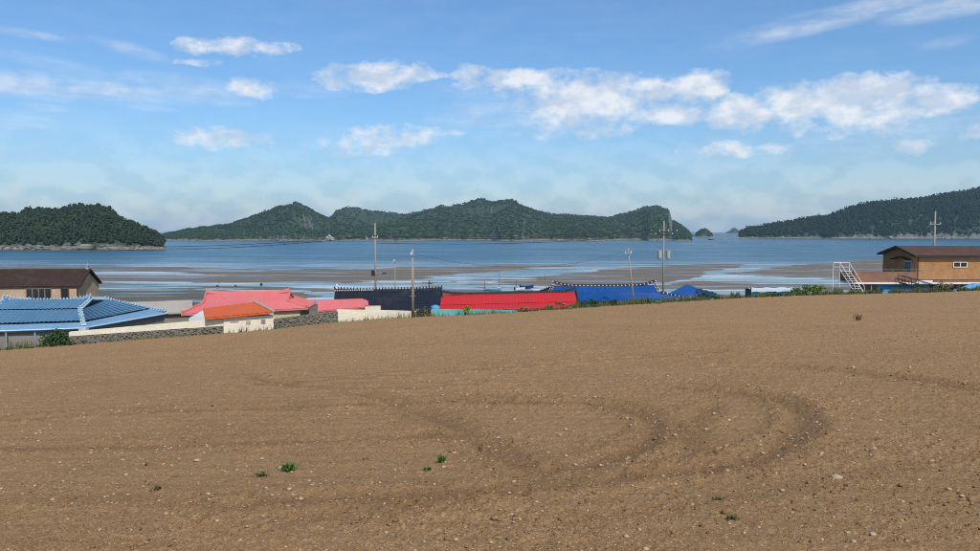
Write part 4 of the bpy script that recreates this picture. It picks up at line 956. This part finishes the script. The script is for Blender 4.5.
mb.add([(A.x, Y0 + .2, zE), (A.x, Y0 + 6.7, zE), (A.x, Y0 + 3.45, zE + .74), (A.x + .2, Y0 + .2, zE), (A.x + .2, Y0 + 6.7, zE), (A.x + .2, Y0 + 3.45, zE + .74)], ((0, 1, 2), (5, 4, 3), (0, 3, 4, 1), (1, 4, 5, 2), (2, 5, 3, 0))); obj('wall', mb, 'brick_orange', root)
xw0, xw1 = X_(954.5, Y0), X_(968, Y0); window(root, V((xw0, Y0, 0)), V((xw1, Y0, 0)), W(960, 267, Y0).z, W(960, 262.2, Y0).z, 2, 'white_paint', .05)
mb = MB(); mb.abox(A.x - .07, Y0 + .9, zB, A.x - .005, Y0 + 2.3, zB + 2.0); d_ = obj('door', mb, 'steel', root)
mb = MB()
for k in range(3): mb.abox(A.x - .10, Y0 + 1.02 + k * .42, zB + .15, A.x - .071, Y0 + 1.34 + k * .42, zB + 1.85)
obj('door_panel', mb, 'glass', d_)
mb = MB(); c1, c2, c3 = V((A.x - .5, Y0 + 1.0, zB + 2.02)), V((A.x - .5, Y0 + 4.6, zB + 2.02)), V((A.x - .5, Y0 + 2.8, zB + 2.36)); x_ = V((.5, 0, 0)); mb.add([c1, c3, c3 + x_, c1 + x_], ((0, 1, 2, 3),)); mb.add([c3, c2, c2 + x_, c3 + x_], ((0, 1, 2, 3),))
o = obj('canopy', mb, 'brown_roof', root); o.modifiers.new('thick', 'SOLIDIFY').thickness = .06
mb = MB(); mb.tube([V((A.x + .12, Y0 - .08, zE - .1)), V((A.x + .12, Y0 - .08, zB))], .05, 6); obj('downpipe', mb, 'brown_roof_light', root)

# its terrace
xL, xR = X_(853, 77), A.x - .01; zt = zB - .02; yF = 76.6
root = empty('terrace', V(((xL + xR) / 2, 78, gz((xL + xR) / 2, 78))), 'raised terrace with brown brick parapet and white edge before the brick house', 'terrace')
mb = MB(); zs = W(880, 284.2, yF).z
mb.hexa([(xL, yF, zs), (xR + 24, yF, zs), (xR + 24, 87, zs), (xL, 79.8, zs)], [(xL, yF, zs + .2), (xR + 24, yF, zs + .2), (xR + 24, 87, zs + .2), (xL, 79.8, zs + .2)]); obj('slab', mb, 'white_paint', root)
mb = MB(); px0 = X_(927, yF); mb.abox(xL, yF + .05, zs + .203, X_(919, yF), yF + .23, W(880, 272.5, yF).z); mb.abox(xL, yF + .232, zs + .203, xL + .18, 79.7, W(880, 272.5, yF).z); mb.abox(X_(936, yF), yF + .05, zs + .203, xR + 24, yF + .23, zs + .43); obj('parapet', mb, 'brick_red', root)
mb = MB(); zc = W(880, 272.5, yF).z; mb.abox(xL - .04, yF + .02, zc + .002, X_(919, yF) + .04, yF + .26, zc + .07); obj('coping', mb, 'brick_red', root)
mb = MB(); mb.tube([V((xL, yF + .14, zc + .28)), V((xR - .2, yF + .14, zc + .28))], .03, 6)
for k in range(7): x = lerp(xL, xR - .2, k / 6); mb.tube([V((x, yF + .14, zc + .06)), V((x, yF + .14, zc + .28))], .025, 6)
obj('handrail', mb, 'grey_wall', root)
mb = MB(); mb.abox(X_(881, yF), yF + .5, 7.0, X_(934, yF), yF + .75, zs - .003); obj('lower_wall', mb, 'blue_wall', root)
mb = MB(); mb.abox(xL + .1, yF + .55, 7.0, X_(881, yF) - .003, yF + .75, zs - .003); mb.abox(X_(934, yF) + .003, yF + 4.0, 7.0, xR + 24, yF + 4.2, zs - .003); obj('back_wall', mb, 'brick_red', root)
for pxk in (861, 874): mb = MB(); x = X_(pxk, yF); mb.tube([V((x, yF + .2, 7.6)), V((x, yF + .2, zs))], .06, 8); obj('post', mb, 'steel', root)
# dark outside stair in front
root = empty('outside_stair', V((X_(915, 75.6), 75.6, 8.9)), 'black steel stair leading up to the terrace door', 'stair')
s0, s1 = V((X_(938, 75.6), 75.6, 9.1)), V((X_(904, 75.6), 75.6, zs + .22))
for dy in (0, .75):
    mb = MB(); mb.tube([s0 + V((0, dy, 0)), s1 + V((0, dy, 0))], .06, 6); obj('stringer', mb, 'dark_metal', root)
    mb = MB(); mb.tube([s0 + V((0, dy, .85)), s1 + V((0, dy, .75))], .035, 6); mb.tube([s0 + V((0, dy, .45)), s1 + V((0, dy, .40))], .025, 6)
    for k in range(6): p = lerp(s0, s1, k / 5) + V((0, dy, 0)); mb.tube([p, p + V((0, 0, .8))], .028, 6)
    obj('railing', mb, 'dark_metal', root)
for k in range(6): p = lerp(s0, s1, (k + .5) / 6); mb = MB(); mb.box(p + V((0, .375, .02)), (1, 0, 0), (0, 1, 0), (0, 0, 1), .16, .37, .02); obj('tread', mb, 'dark_metal', root)
for p in (s0, s1): mb = MB(); mb.tube([V((p.x, p.y + .38, 8.2)), p + V((0, .38, 0))], .05, 6); obj('post', mb, 'dark_metal', root)
# white steel stair at the terrace's left end
b0, t0 = W(864, 292.5, 75.8), W(843.5, 270, 77.0)
root = empty('white_stair', V((b0.x, b0.y, b0.z)), 'white steel stair with rungs left of the terrace', 'stair')
sw = V((-.85, 0.25, 0))
for d_ in (V((0, 0, 0)), sw): mb = MB(); mb.tube([b0 + d_, t0 + d_ + V((.6, 0, 0))], .035, 6); obj('stringer', mb, 'white_paint', root)
for d_ in (V((0, 0, 0)), sw): mb = MB(); mb.tube([b0 + d_ + V((.02, 0, .15)), b0 + d_ + V((.02, 0, .6)), t0 + d_ + V((.6, 0, .72))], .03, 6); obj('railing', mb, 'white_paint', root)
for k in range(9): p = lerp(b0, t0 + V((.6, 0, 0)), (k + .5) / 9); mb = MB(); mb.box(p + sw / 2, sw.normalized(), sw.normalized().cross(V((0, 0, 1))), (0, 0, 1), .42, .10, .022); obj('tread', mb, 'white_paint', root)
for d_ in (V((.6, 0, 0)), sw + V((.6, 0, 0)), sw + V((-.1, 0, 0))): q = t0 + d_; mb = MB(); mb.tube([V((q.x, q.y, 8.0)), q + V((0, 0, .75))], .03, 6); obj('post', mb, 'white_paint', root)
mb = MB(); mb.tube([t0 + V((.6, 0, .75)), t0 + sw + V((.6, 0, .75)), t0 + sw + V((-.1, 0, .75))], .035, 6); mb.tube([t0 + V((.6, 0, .3)), t0 + sw + V((.6, 0, .3)), t0 + sw + V((-.1, 0, .3))], .03, 6); obj('top_rail', mb, 'white_paint', root)
# dark timber skiff lying left of the terrace
def skiff(c, L, w, h, ang, label, hullm, inm, group='small boats'):
    root = empty('skiff', c, label, 'boat', group); u = V((math.cos(ang), math.sin(ang), 0)); v = V((-u.y, u.x, 0)); rings = []; k = 14
    mb = MB(); pr = ((-1, 1), (-.92, .55), (-.6, .12), (0, 0), (.6, .12), (.92, .55), (1, 1))
    for i in range(k + 1):
        t = i / k; bw = w / 2 * (math.sin(math.pi * min(1, (1 - t) * 1.35 + .0) / 2) ** .7) * (.75 + .25 * min(1, t * 4)); lift = h * .45 * max(0, t - .55) ** 2 * 4
        for a_, z_ in pr: mb.v.append(tuple(V(c) + u * (t - .5) * L + v * a_ * bw + V((0, 0, lift + z_ * h))))
    for i in range(k):
        for j in range(6): q = i * 7 + j; mb.f.append((q, q + 7, q + 8, q + 1))
    mb.f.append(tuple(range(7))); o = obj('hull', mb, hullm, root); o.modifiers.new('thick', 'SOLIDIFY').thickness = .05
    for t in (.28, .6): mb = MB(); mb.box(V(c) + u * (t - .5) * L + V((0, 0, h * .7)), u, v, (0, 0, 1), .14, w * .40, .03); obj('thwart', mb, inm, root)
    mb = MB(); pts = [mb_v for mb_v in [V(o.data.vertices[i * 7].co) + V(c) for i in range(k + 1)]]; pts2 = [V(o.data.vertices[i * 7 + 6].co) + V(c) for i in range(k + 1)]; mb.tube(pts, .045, 6); mb.tube(pts2, .045, 6); obj('gunwale', mb, inm, root)
    mb = MB(); mb.box(V(c) - u * (L * .5 + .12) + V((0, 0, h * .95)), u, v, (0, 0, 1), .14, .16, .28); obj('outboard_motor', mb, 'dark_metal', root)
    return root
c = W(838, 291.5, 78.5); skiff(V((c.x, c.y, gz(c.x, c.y) + .15)), 3.2, 1.2, .62, R(170), 'dark boat hull resting between the bright bush and the white stair', 'wood', 'dark_metal')
c = Rz(493, 291, .15); skiff(V((c.x, c.y, .1)), 4.2, 1.5, .8, R(-8), 'blue skiff stranded on the flat above the red roof', 'sky_blue', 'white_paint')
c = Rz(527, 288.5, .15); skiff(V((c.x, c.y, .1)), 3.6, 1.5, .9, R(14), 'dark blue skiff stranded left of the deep blue roof', 'navy_tarp', 'sky_blue')
c = Rz(520, 290.5, .15); skiff(V((c.x, c.y, .1)), 3.0, 1.4, .7, R(30), 'white skiff stranded beside the dark blue one', 'white_paint', 'steel')
c = Rz(711, 240.0, 0); skiff(V((c.x, c.y, -.3)), 9.0, 3.0, 1.6, R(178), 'tiny dark fishing boat off the reef near the horizon', 'dark_metal', 'white_paint')

# blue tarp bundle at the right edge
c = W(972, 290.5, 75.6); k = 30; root = None
mb = MB(); xs_ = np.linspace(X_(956, 75.6), X_(1000, 75.6), 13)
for i, x in enumerate(xs_):
    t = i / 12; z0 = W(960, 291.6, 75.6).z; z1 = lerp(z0 + .08, z0 + .85, min(1, t * 2.0)); w_ = .04 * math.sin(i * 2.3)
    mb.v += [(x, 75.3 + w_, z0 - .5), (x, 75.4 + w_, lerp(z0, z1, .6)), (x, 75.8, z1 + w_), (x, 76.4, z1 - .1)]
for i in range(12):
    for j in range(3): q = i * 4 + j; mb.f.append((q, q + 4, q + 5, q + 1))
o = obj('tarp', mb, 'sky_blue', origin=V((xs_[3], 75.5, z0 - .5))); o.modifiers.new('thick', 'SOLIDIFY').thickness = .02
tag(o, 'blue tarp draped over a heap at the right edge below the brick house', 'tarp')

# ------------------------------------------------------------------ walls along the field edge
def strip_wall(name, label, pxs_, lo, hi, th, mt, out=.15, rough=0.0):
    """wall following the field edge; lo, hi = height above the field at each column"""
    pts = [edge_pt(p, out) for p in pxs_]; mb = MB()
    for i in range(len(pts) - 1):
        a_, b_ = pts[i], pts[i + 1]; ba, bb = V((0, th, 0)), V((0, th, 0))
        mb.hexa([a_ + V((0, 0, lo[i])), b_ + V((0, 0, lo[i + 1])), b_ + bb + V((0, 0, lo[i + 1])), a_ + ba + V((0, 0, lo[i]))], [a_ + V((0, 0, hi[i])), b_ + V((0, 0, hi[i + 1])), b_ + bb + V((0, 0, hi[i + 1])), a_ + ba + V((0, 0, hi[i]))])
    return mb, pts
def stone_wall(label, p0, p1, h0, h1, rows_=5, cap=None):
    root = empty('stone_wall', edge_pt(p0, .1), label, 'wall', 'walls along the field edge')
    pxs_ = np.linspace(p0, p1, 9); hs_ = np.interp(pxs_, [p0, p1], [h0, h1])
    mb, pts = strip_wall('core', '', pxs_, [-.4] * 9, hs_ - .06, .35, 'stone_dark', .16); obj('core', mb, 'stone_dark', root)
    C_, R_ = [], []
    L = (edge_pt(p1) - edge_pt(p0)).length; k = int(L / .30)
    for r_ in range(rows_):
        for i in range(k):
            px = lerp(p0, p1, (i + rng.uniform(.1, .9)) / k); hh = np.interp(px, [p0, p1], [h0, h1]); q = edge_pt(px, .14 + rng.uniform(-.04, .05))
            s_ = hh / rows_ * rng.uniform(.5, .78); C_.append((q.x, q.y, q.z + hh * (r_ + .5) / rows_ - .03)); R_.append((s_ * rng.uniform(1.0, 1.6), s_ * .9, s_))
    v, f = blobs_mesh(np.array(C_), np.array(R_), .22); o = npobj('stones', v, f, 'stone_dark', root); tag(o, kind='stuff')
    if cap:
        mb, pts = strip_wall('cap', '', pxs_, hs_ + .0, hs_ + np.interp(pxs_, [p0, p1], cap[:2]), .3, 'cream', .22); obj('plaster_band', mb, 'cream', root)
stone_wall('long dry stone wall with a cream plaster band below the pale blue roof', 66, 222, .62, .56, 5, (.30, .52))
stone_wall('short dry stone wall in front of the pink roofed house', 272.5, 337, .82, .95, 6)
pxs_ = np.linspace(336, 416, 9); mb, pts = strip_wall('wall', '', pxs_, [-.3] * 9, np.interp(pxs_, [336, 380, 416], [1.05, .72, .48]), .18, 'cream', .25)
tag(obj('garden_wall', mb, 'cream', origin=pts[0]), 'cream plastered garden wall between pink shed and concrete pole', 'wall', 'walls along the field edge')

# ------------------------------------------------------------------ poles and wires
def pole(px, pb, pt, Y, label, r=.15, ground=None, lean=0, name='utility_pole'):
    t = W(px, pt, Y); g_ = gz(t.x, Y) if ground is None else ground; root = empty(name, V((t.x + lean, Y, g_)), label, 'pole', 'poles')
    mb = MB(); mb.tube([V((t.x + lean, Y, g_ - .2)), t], r, 10, r * .68); obj('shaft', mb, 'pole' if r > .05 else 'steel', root, True); return root, t
def arm(root, t, dz, half, mt='steel', ins=3):
    mb = MB(); c = t + V((0, -.12, -dz)); mb.box(c, (1, 0, 0), (0, 1, 0), (0, 0, 1), half, .05, .05); a_ = obj('crossarm', mb, mt, root); out = []
    for k in range(ins):
        x = lerp(-half * .95, half * .95, k / max(1, ins - 1)); q = c + V((x, 0, .05)); mb = MB(); mb.tube([q, q + V((0, 0, .08)), q + V((0, 0, .22))], .06, 8, .05); obj('insulator', mb, 'white_wall', a_); out.append(q + V((0, 0, .22)))
    return out
pA, tA = pole(375, 0, 223, 97, 'tall weathered pole rising behind the navy roof, leftmost of the poles', .13)
iA = arm(pA, tA, 1.9, .35, ins=2)
mb = MB(); q = V((tA.x - .28, 97 - .2, W(375, 273, 97).z)); mb.box(q, (1, 0, 0), (0, 1, 0), (0, 0, 1), .20, .15, .38); obj('meter_box', mb, 'dark_metal', pA)
mb = MB(); q = V((tA.x, 97 - .15, W(375, 273.5, 97).z)); mb.tube([q, q + V((.55, 0, .12)), q + V((1.0, 0, .05))], .035, 6); l_ = obj('lamp_arm', mb, 'steel', pA)
mb = MB(); mb.box(q + V((1.15, 0, .02)), (1, 0, 0), (0, 1, 0), (0, 0, 1), .30, .14, .07); obj('lamp_head', mb, 'dark_metal', l_)
pB, tB = pole(395, 0, 259, 92, 'thin short pole between the leftmost pole and the concrete one', .075)
arm(pB, tB, .35, .15, ins=1)
eY_ = float(eY(412.5)) + .2
pC, tC = pole(412.5, 0, 249, eY_, 'grey concrete pole standing on the field edge', .125); arm(pC, tC, .5, .12, ins=1)
for k in range(7):
    mb = MB(); q = tC + V((0, 0, -1.2 - k * .45)); mb.tube([q + V((-.24, 0, 0)), q + V((.24, 0, 0))], .012, 5); obj('step_bolt', mb, 'steel', pC)
pD, tD = pole(628, 0, 248, 75.5, 'slender leaning wooden pole in front of the deep blue roof', .09, lean=.85); iD = arm(pD, tD, .55, .30, ins=2)
pE, tE = pole(664, 0, 221, 101, 'tall pole with crossarm and two pale transformers', .14)
iE = arm(pE, tE, 1.45, 1.85, 'dark_metal', 4); arm(pE, tE, 1.85, 1.2, 'dark_metal', 2)
for sx in (-1, 1):
    mb = MB(); q = V((tE.x + sx * .58, 101 - .25, W(664, 258, 101).z)); mb.tube([q, q + V((0, 0, .1)), q + V((0, 0, .95)), q + V((0, 0, 1.0))], .29, 14); tr = obj('transformer', mb, 'concrete', pE, False)
    mb = MB(); [mb.tube([q + V((dx, 0, 1.0)), q + V((dx, 0, 1.28))], .05, 6) for dx in (-.15, .15)]; obj('bushing', mb, 'steel', tr)
arm(pE, tE, 5.2, .9, 'steel', 2)
pF, tF = pole(935.5, 0, 211, 108, 'pole with one crossarm rising behind the brown shingle roof', .15, ground=5.0); iF = arm(pF, tF, 1.9, .75, 'steel', 2)
def post(px, pb, pt, label, r=.06):
    q = Rz(px, pb, .1); t = W(px, pt, q.y); root = empty('mooring_post', V((q.x, q.y, -.1)), label, 'post', 'mooring posts on the flat'); mb = MB(); mb.tube([V((q.x, q.y, -.4)), t], r, 6); obj('shaft', mb, 'wood', root)
    mb = MB(); mb.tube([t - V((0, 0, .12)), t + V((0, 0, .02))], r * 1.5, 6); obj('cap', mb, 'steel', root)
post(499.5, 289, 272, 'tallest mooring post on the flat above the red roof', .07); post(485, 291, 280, 'shorter mooring post left of the tall one on the flat', .08); post(516, 288, 280, 'short mooring post left of the dark blue skiff', .09); post(219, 287, 279, 'thin stake on the wet flat above the pink roof', .05); post(545, 281, 274, 'thin stake just left of the deep blue ridge', .05)
def wire(a, b, sag, label, r=.030):
    pts = [lerp(V(a), V(b), t / 24) - V((0, 0, sag * 4 * (t / 24) * (1 - t / 24))) for t in range(25)]; mb = MB(); mb.tube(pts, r, 5); tag(obj('overhead_wire', mb, 'wire', origin=pts[0]), label, 'wire', 'overhead wires')
iL = [W(-60, 236 + k * 2, 118) for k in range(2)]
wire(iA[0], iE[0], .5, 'overhead wire between the two tall poles, upper left insulator'); wire(iA[1], iE[1], .75, 'overhead wire between the two tall poles, hanging lowest', .038); wire(tA - V((0, 0, 2.6)), iE[2] - V((0, 0, .6)), .6, 'overhead wire between the two tall poles, below the crossarms')
wire(iA[0], iL[0], 1.6, 'overhead wire running left from the leftmost pole, upper one'); wire(iA[1], iL[1], 1.9, 'overhead wire running left from the leftmost pole, lower one')
wire(iE[3], iF[0], 1.7, 'overhead wire from the transformer pole to the pole behind the brick house', .014)
wire(tA - V((0, 0, 7.4)), tC - V((0, 0, 4.9)), .3, 'low service wire between the leftmost pole and the concrete pole', .014)
wire(tC - V((0, 0, .35)), iD[0], 1.4, 'thin service wire from concrete pole to leaning pole', .010)
# dark rocks on the flat
for px, py, w, lb in ((217, 286.5, 2.6, 'dark rock on the wet flat, left of three above the pink roof'), (235.8, 286.5, 2.8, 'dark rock on the wet flat, middle of three above the pink roof'), (261, 284.5, 2.8, 'dark rock on the wet flat, right of three above the pink roof')):
    q = Rz(px, py, .1); r_ = w / F * q.y / 2; v, f = blobs_mesh(np.array([(q.x, q.y, r_ * .5), (q.x + r_ * .5, q.y + .1, r_ * .3)]), np.array([(r_, r_ * .8, r_), (r_ * .7, r_ * .6, r_ * .5)]), .2)
    tag(npobj('flat_rock', v, f, 'dark_rock'), lb, 'rock', 'dark rocks on the flat')

# ------------------------------------------------------------------ vegetation along the edge
def bush(px, pb, wpx, hpx, Y, nl, ls, mt, label, name='bush', depth=.7, group='bushes along the field edge', second=None):
    g_ = W(px, pb, Y); s_ = Y / F; w_, h_ = wpx * s_, hpx * s_; root = empty(name, g_, label, 'bush', group)
    k = max(6, int(w_ * h_ * 5)); cc_ = np.stack([rng.uniform(-.42, .42, k) * w_, rng.uniform(-.35, .35, k) * w_ * depth, rng.uniform(.2, .82, k) * h_], -1)
    cc_[:, 2] *= 1 - .55 * (np.abs(cc_[:, 0]) / (w_ * .5)) ** 2
    idx = rng.integers(0, k, nl); d = rng.normal(size=(nl, 3)); d /= np.linalg.norm(d, axis=1)[:, None]
    rad = min(w_, h_) * .26 * rng.uniform(.35, 1.15, nl)[:, None]; p = cc_[idx] + d * rad * np.array([1.15, 1, .9]); p[:, 2] = np.abs(p[:, 2])
    v, f = leaves_mesh(p + np.array(g_[:]), ls); tn = np.repeat((hash2(idx.astype(float), idx * 0.0, 3) * .6 + rng.uniform(0, .4, nl)), 4)
    npobj('foliage', v, f, mt, root, tint=tn)
    mb = MB(); r_ = random.Random(int(px))
    for _ in range(5): e_ = g_ + V((r_.uniform(-.3, .3) * w_, r_.uniform(-.2, .2) * w_, h_ * .6)); mb.tube([g_ - V((0, 0, .2)), lerp(g_, e_, .5) + V((r_.uniform(-.05, .05), 0, .05)), e_], .025, 5, .01)
    obj('stem', mb, 'wood', root)
Yl = float(eY(55)) - .1
bush(55, 348.5, 25, 21, Yl + .1, 1500, .085, 'leaf_dark', 'round dark green shrub before the pale blue tiled house')
bush(24, 351, 34, 8, Yl - .4, 600, .07, 'leaf_mid', 'low weedy plants left of the round dark shrub'); bush(72, 347, 8, 7, Yl + .1, 160, .06, 'leaf_dark', 'little dark plant at the left end of the long stone wall')
bush(465, 313, 13, 8, float(eY(465)) - .1, 280, .075, 'leaf_lime', 'small yellow green sapling before the red roof', 'sapling')
bush(422, 317, 22, 11, float(eY(422)) + .2, 240, .07, 'leaf_dry', 'sparse dry shrub right of the concrete pole'); bush(429, 318, 10, 6, float(eY(429)) - .1, 110, .06, 'rock_pale' if False else 'leaf_dry', 'pale dry scrub at the left end of the turquoise wall')
for px, w_, h_, mt, lb in ((522, 34, 6, 'leaf_dry', 'dry weeds under the right half of the red eave'), (560, 26, 8, 'leaf_dry', 'olive weeds at the right end of the red roof'), (588, 26, 11, 'leaf_dark', 'dark weeds between red roof and deep blue roof'), (612, 26, 7, 'leaf_dark', 'dark weeds left of the leaning pole'), (642, 34, 7, 'leaf_mid', 'green weeds around the foot of the leaning pole'),
                           (708, 20, 9, 'leaf_dark', 'dark green shrub below the navy tarp'), (735, 30, 7, 'leaf_mid', 'low green shrub left of the net store'), (718, 18, 6, 'leaf_lime', 'yellow green weeds in front of the navy tarp'), (775, 40, 5, 'leaf_dark', 'dark weeds at the foot of the net store'), (875, 26, 7, 'leaf_dark', 'dark shrub under the terrace near the steel posts'), (946, 28, 12, 'leaf_dry', 'feathery olive plant in the gap under the right terrace'), (966, 26, 5, 'leaf_mid', 'weeds below the blue tarp')):
    bush(px, float(np.interp(px, *zip(*EDGE))) + .4, w_, h_, float(eY(px)) + .25, int(w_ * h_ * 2.2), .07, mt, lb)
bush(808, 295.6, 34, 11, float(eY(808)) + .3, 1300, .085, 'leaf_mid', 'bright green bush at the right end of the net store'); bush(817, 291.5, 24, 7.5, float(eY(817)) + 1.3, 600, .08, 'leaf_lime', 'yellow flowering bush behind the bright green one'); bush(846, 294.5, 40, 7, float(eY(846)) + .2, 520, .07, 'leaf_mid', 'low green shrub at the foot of the white stair')
# grass verge
k = 11000; px = np.concatenate([rng.uniform(545, 985, 9000), rng.uniform(-20, 560, 2000)]); Y = eY(px) + rng.uniform(-.45, .9, k)
ok = fbm(px / 14, px * 0, 200, 4) > -.16; px, Y = px[ok], Y[ok]; k = len(px)
X = (px - 490) / F * Y; z = zf(X, Y) - .03; hh = rng.uniform(.10, .55, k) * (.5 + 1.1 * vn(px / 9, px * 0, 210)); a = rng.uniform(0, 6.28, k); wx_ = .03; ln_ = rng.normal(0, .10, (k, 2))
v = np.stack([np.stack([X - np.cos(a) * wx_, Y - np.sin(a) * wx_, z], -1), np.stack([X + np.cos(a) * wx_, Y + np.sin(a) * wx_, z], -1), np.stack([X + ln_[:, 0], Y + ln_[:, 1], z + hh], -1)], 1).reshape(-1, 3)
tag(npobj('edge_grass', v, np.arange(3 * k).reshape(-1, 3), 'leaf_verge', tint=np.repeat(rng.uniform(0, 1, k), 3)), 'dry grass along the far edge of the field', 'grass', kind='stuff')

# ------------------------------------------------------------------ sea haze
m = bpy.data.materials.new('haze'); m.use_nodes = True; n, l = m.node_tree.nodes, m.node_tree.links; n.clear()
o_ = n.new('ShaderNodeOutputMaterial'); pv = n.new('ShaderNodeVolumePrincipled'); pv.inputs['Color'].default_value = (.50, .77, 1.0, 1); pv.inputs['Density'].default_value = .000072; pv.inputs['Anisotropy'].default_value = .0
l.new(pv.outputs[0], o_.inputs['Volume']); m.volume_intersection_method if hasattr(m, 'volume_intersection_method') else None
mats['haze'] = m; mb = MB(); mb.abox(-9200, -80, -2.2, 9200, 9200, 124)
tag(obj('haze', mb, 'haze'), 'thin bluish sea haze over the bay', 'haze', kind='stuff')
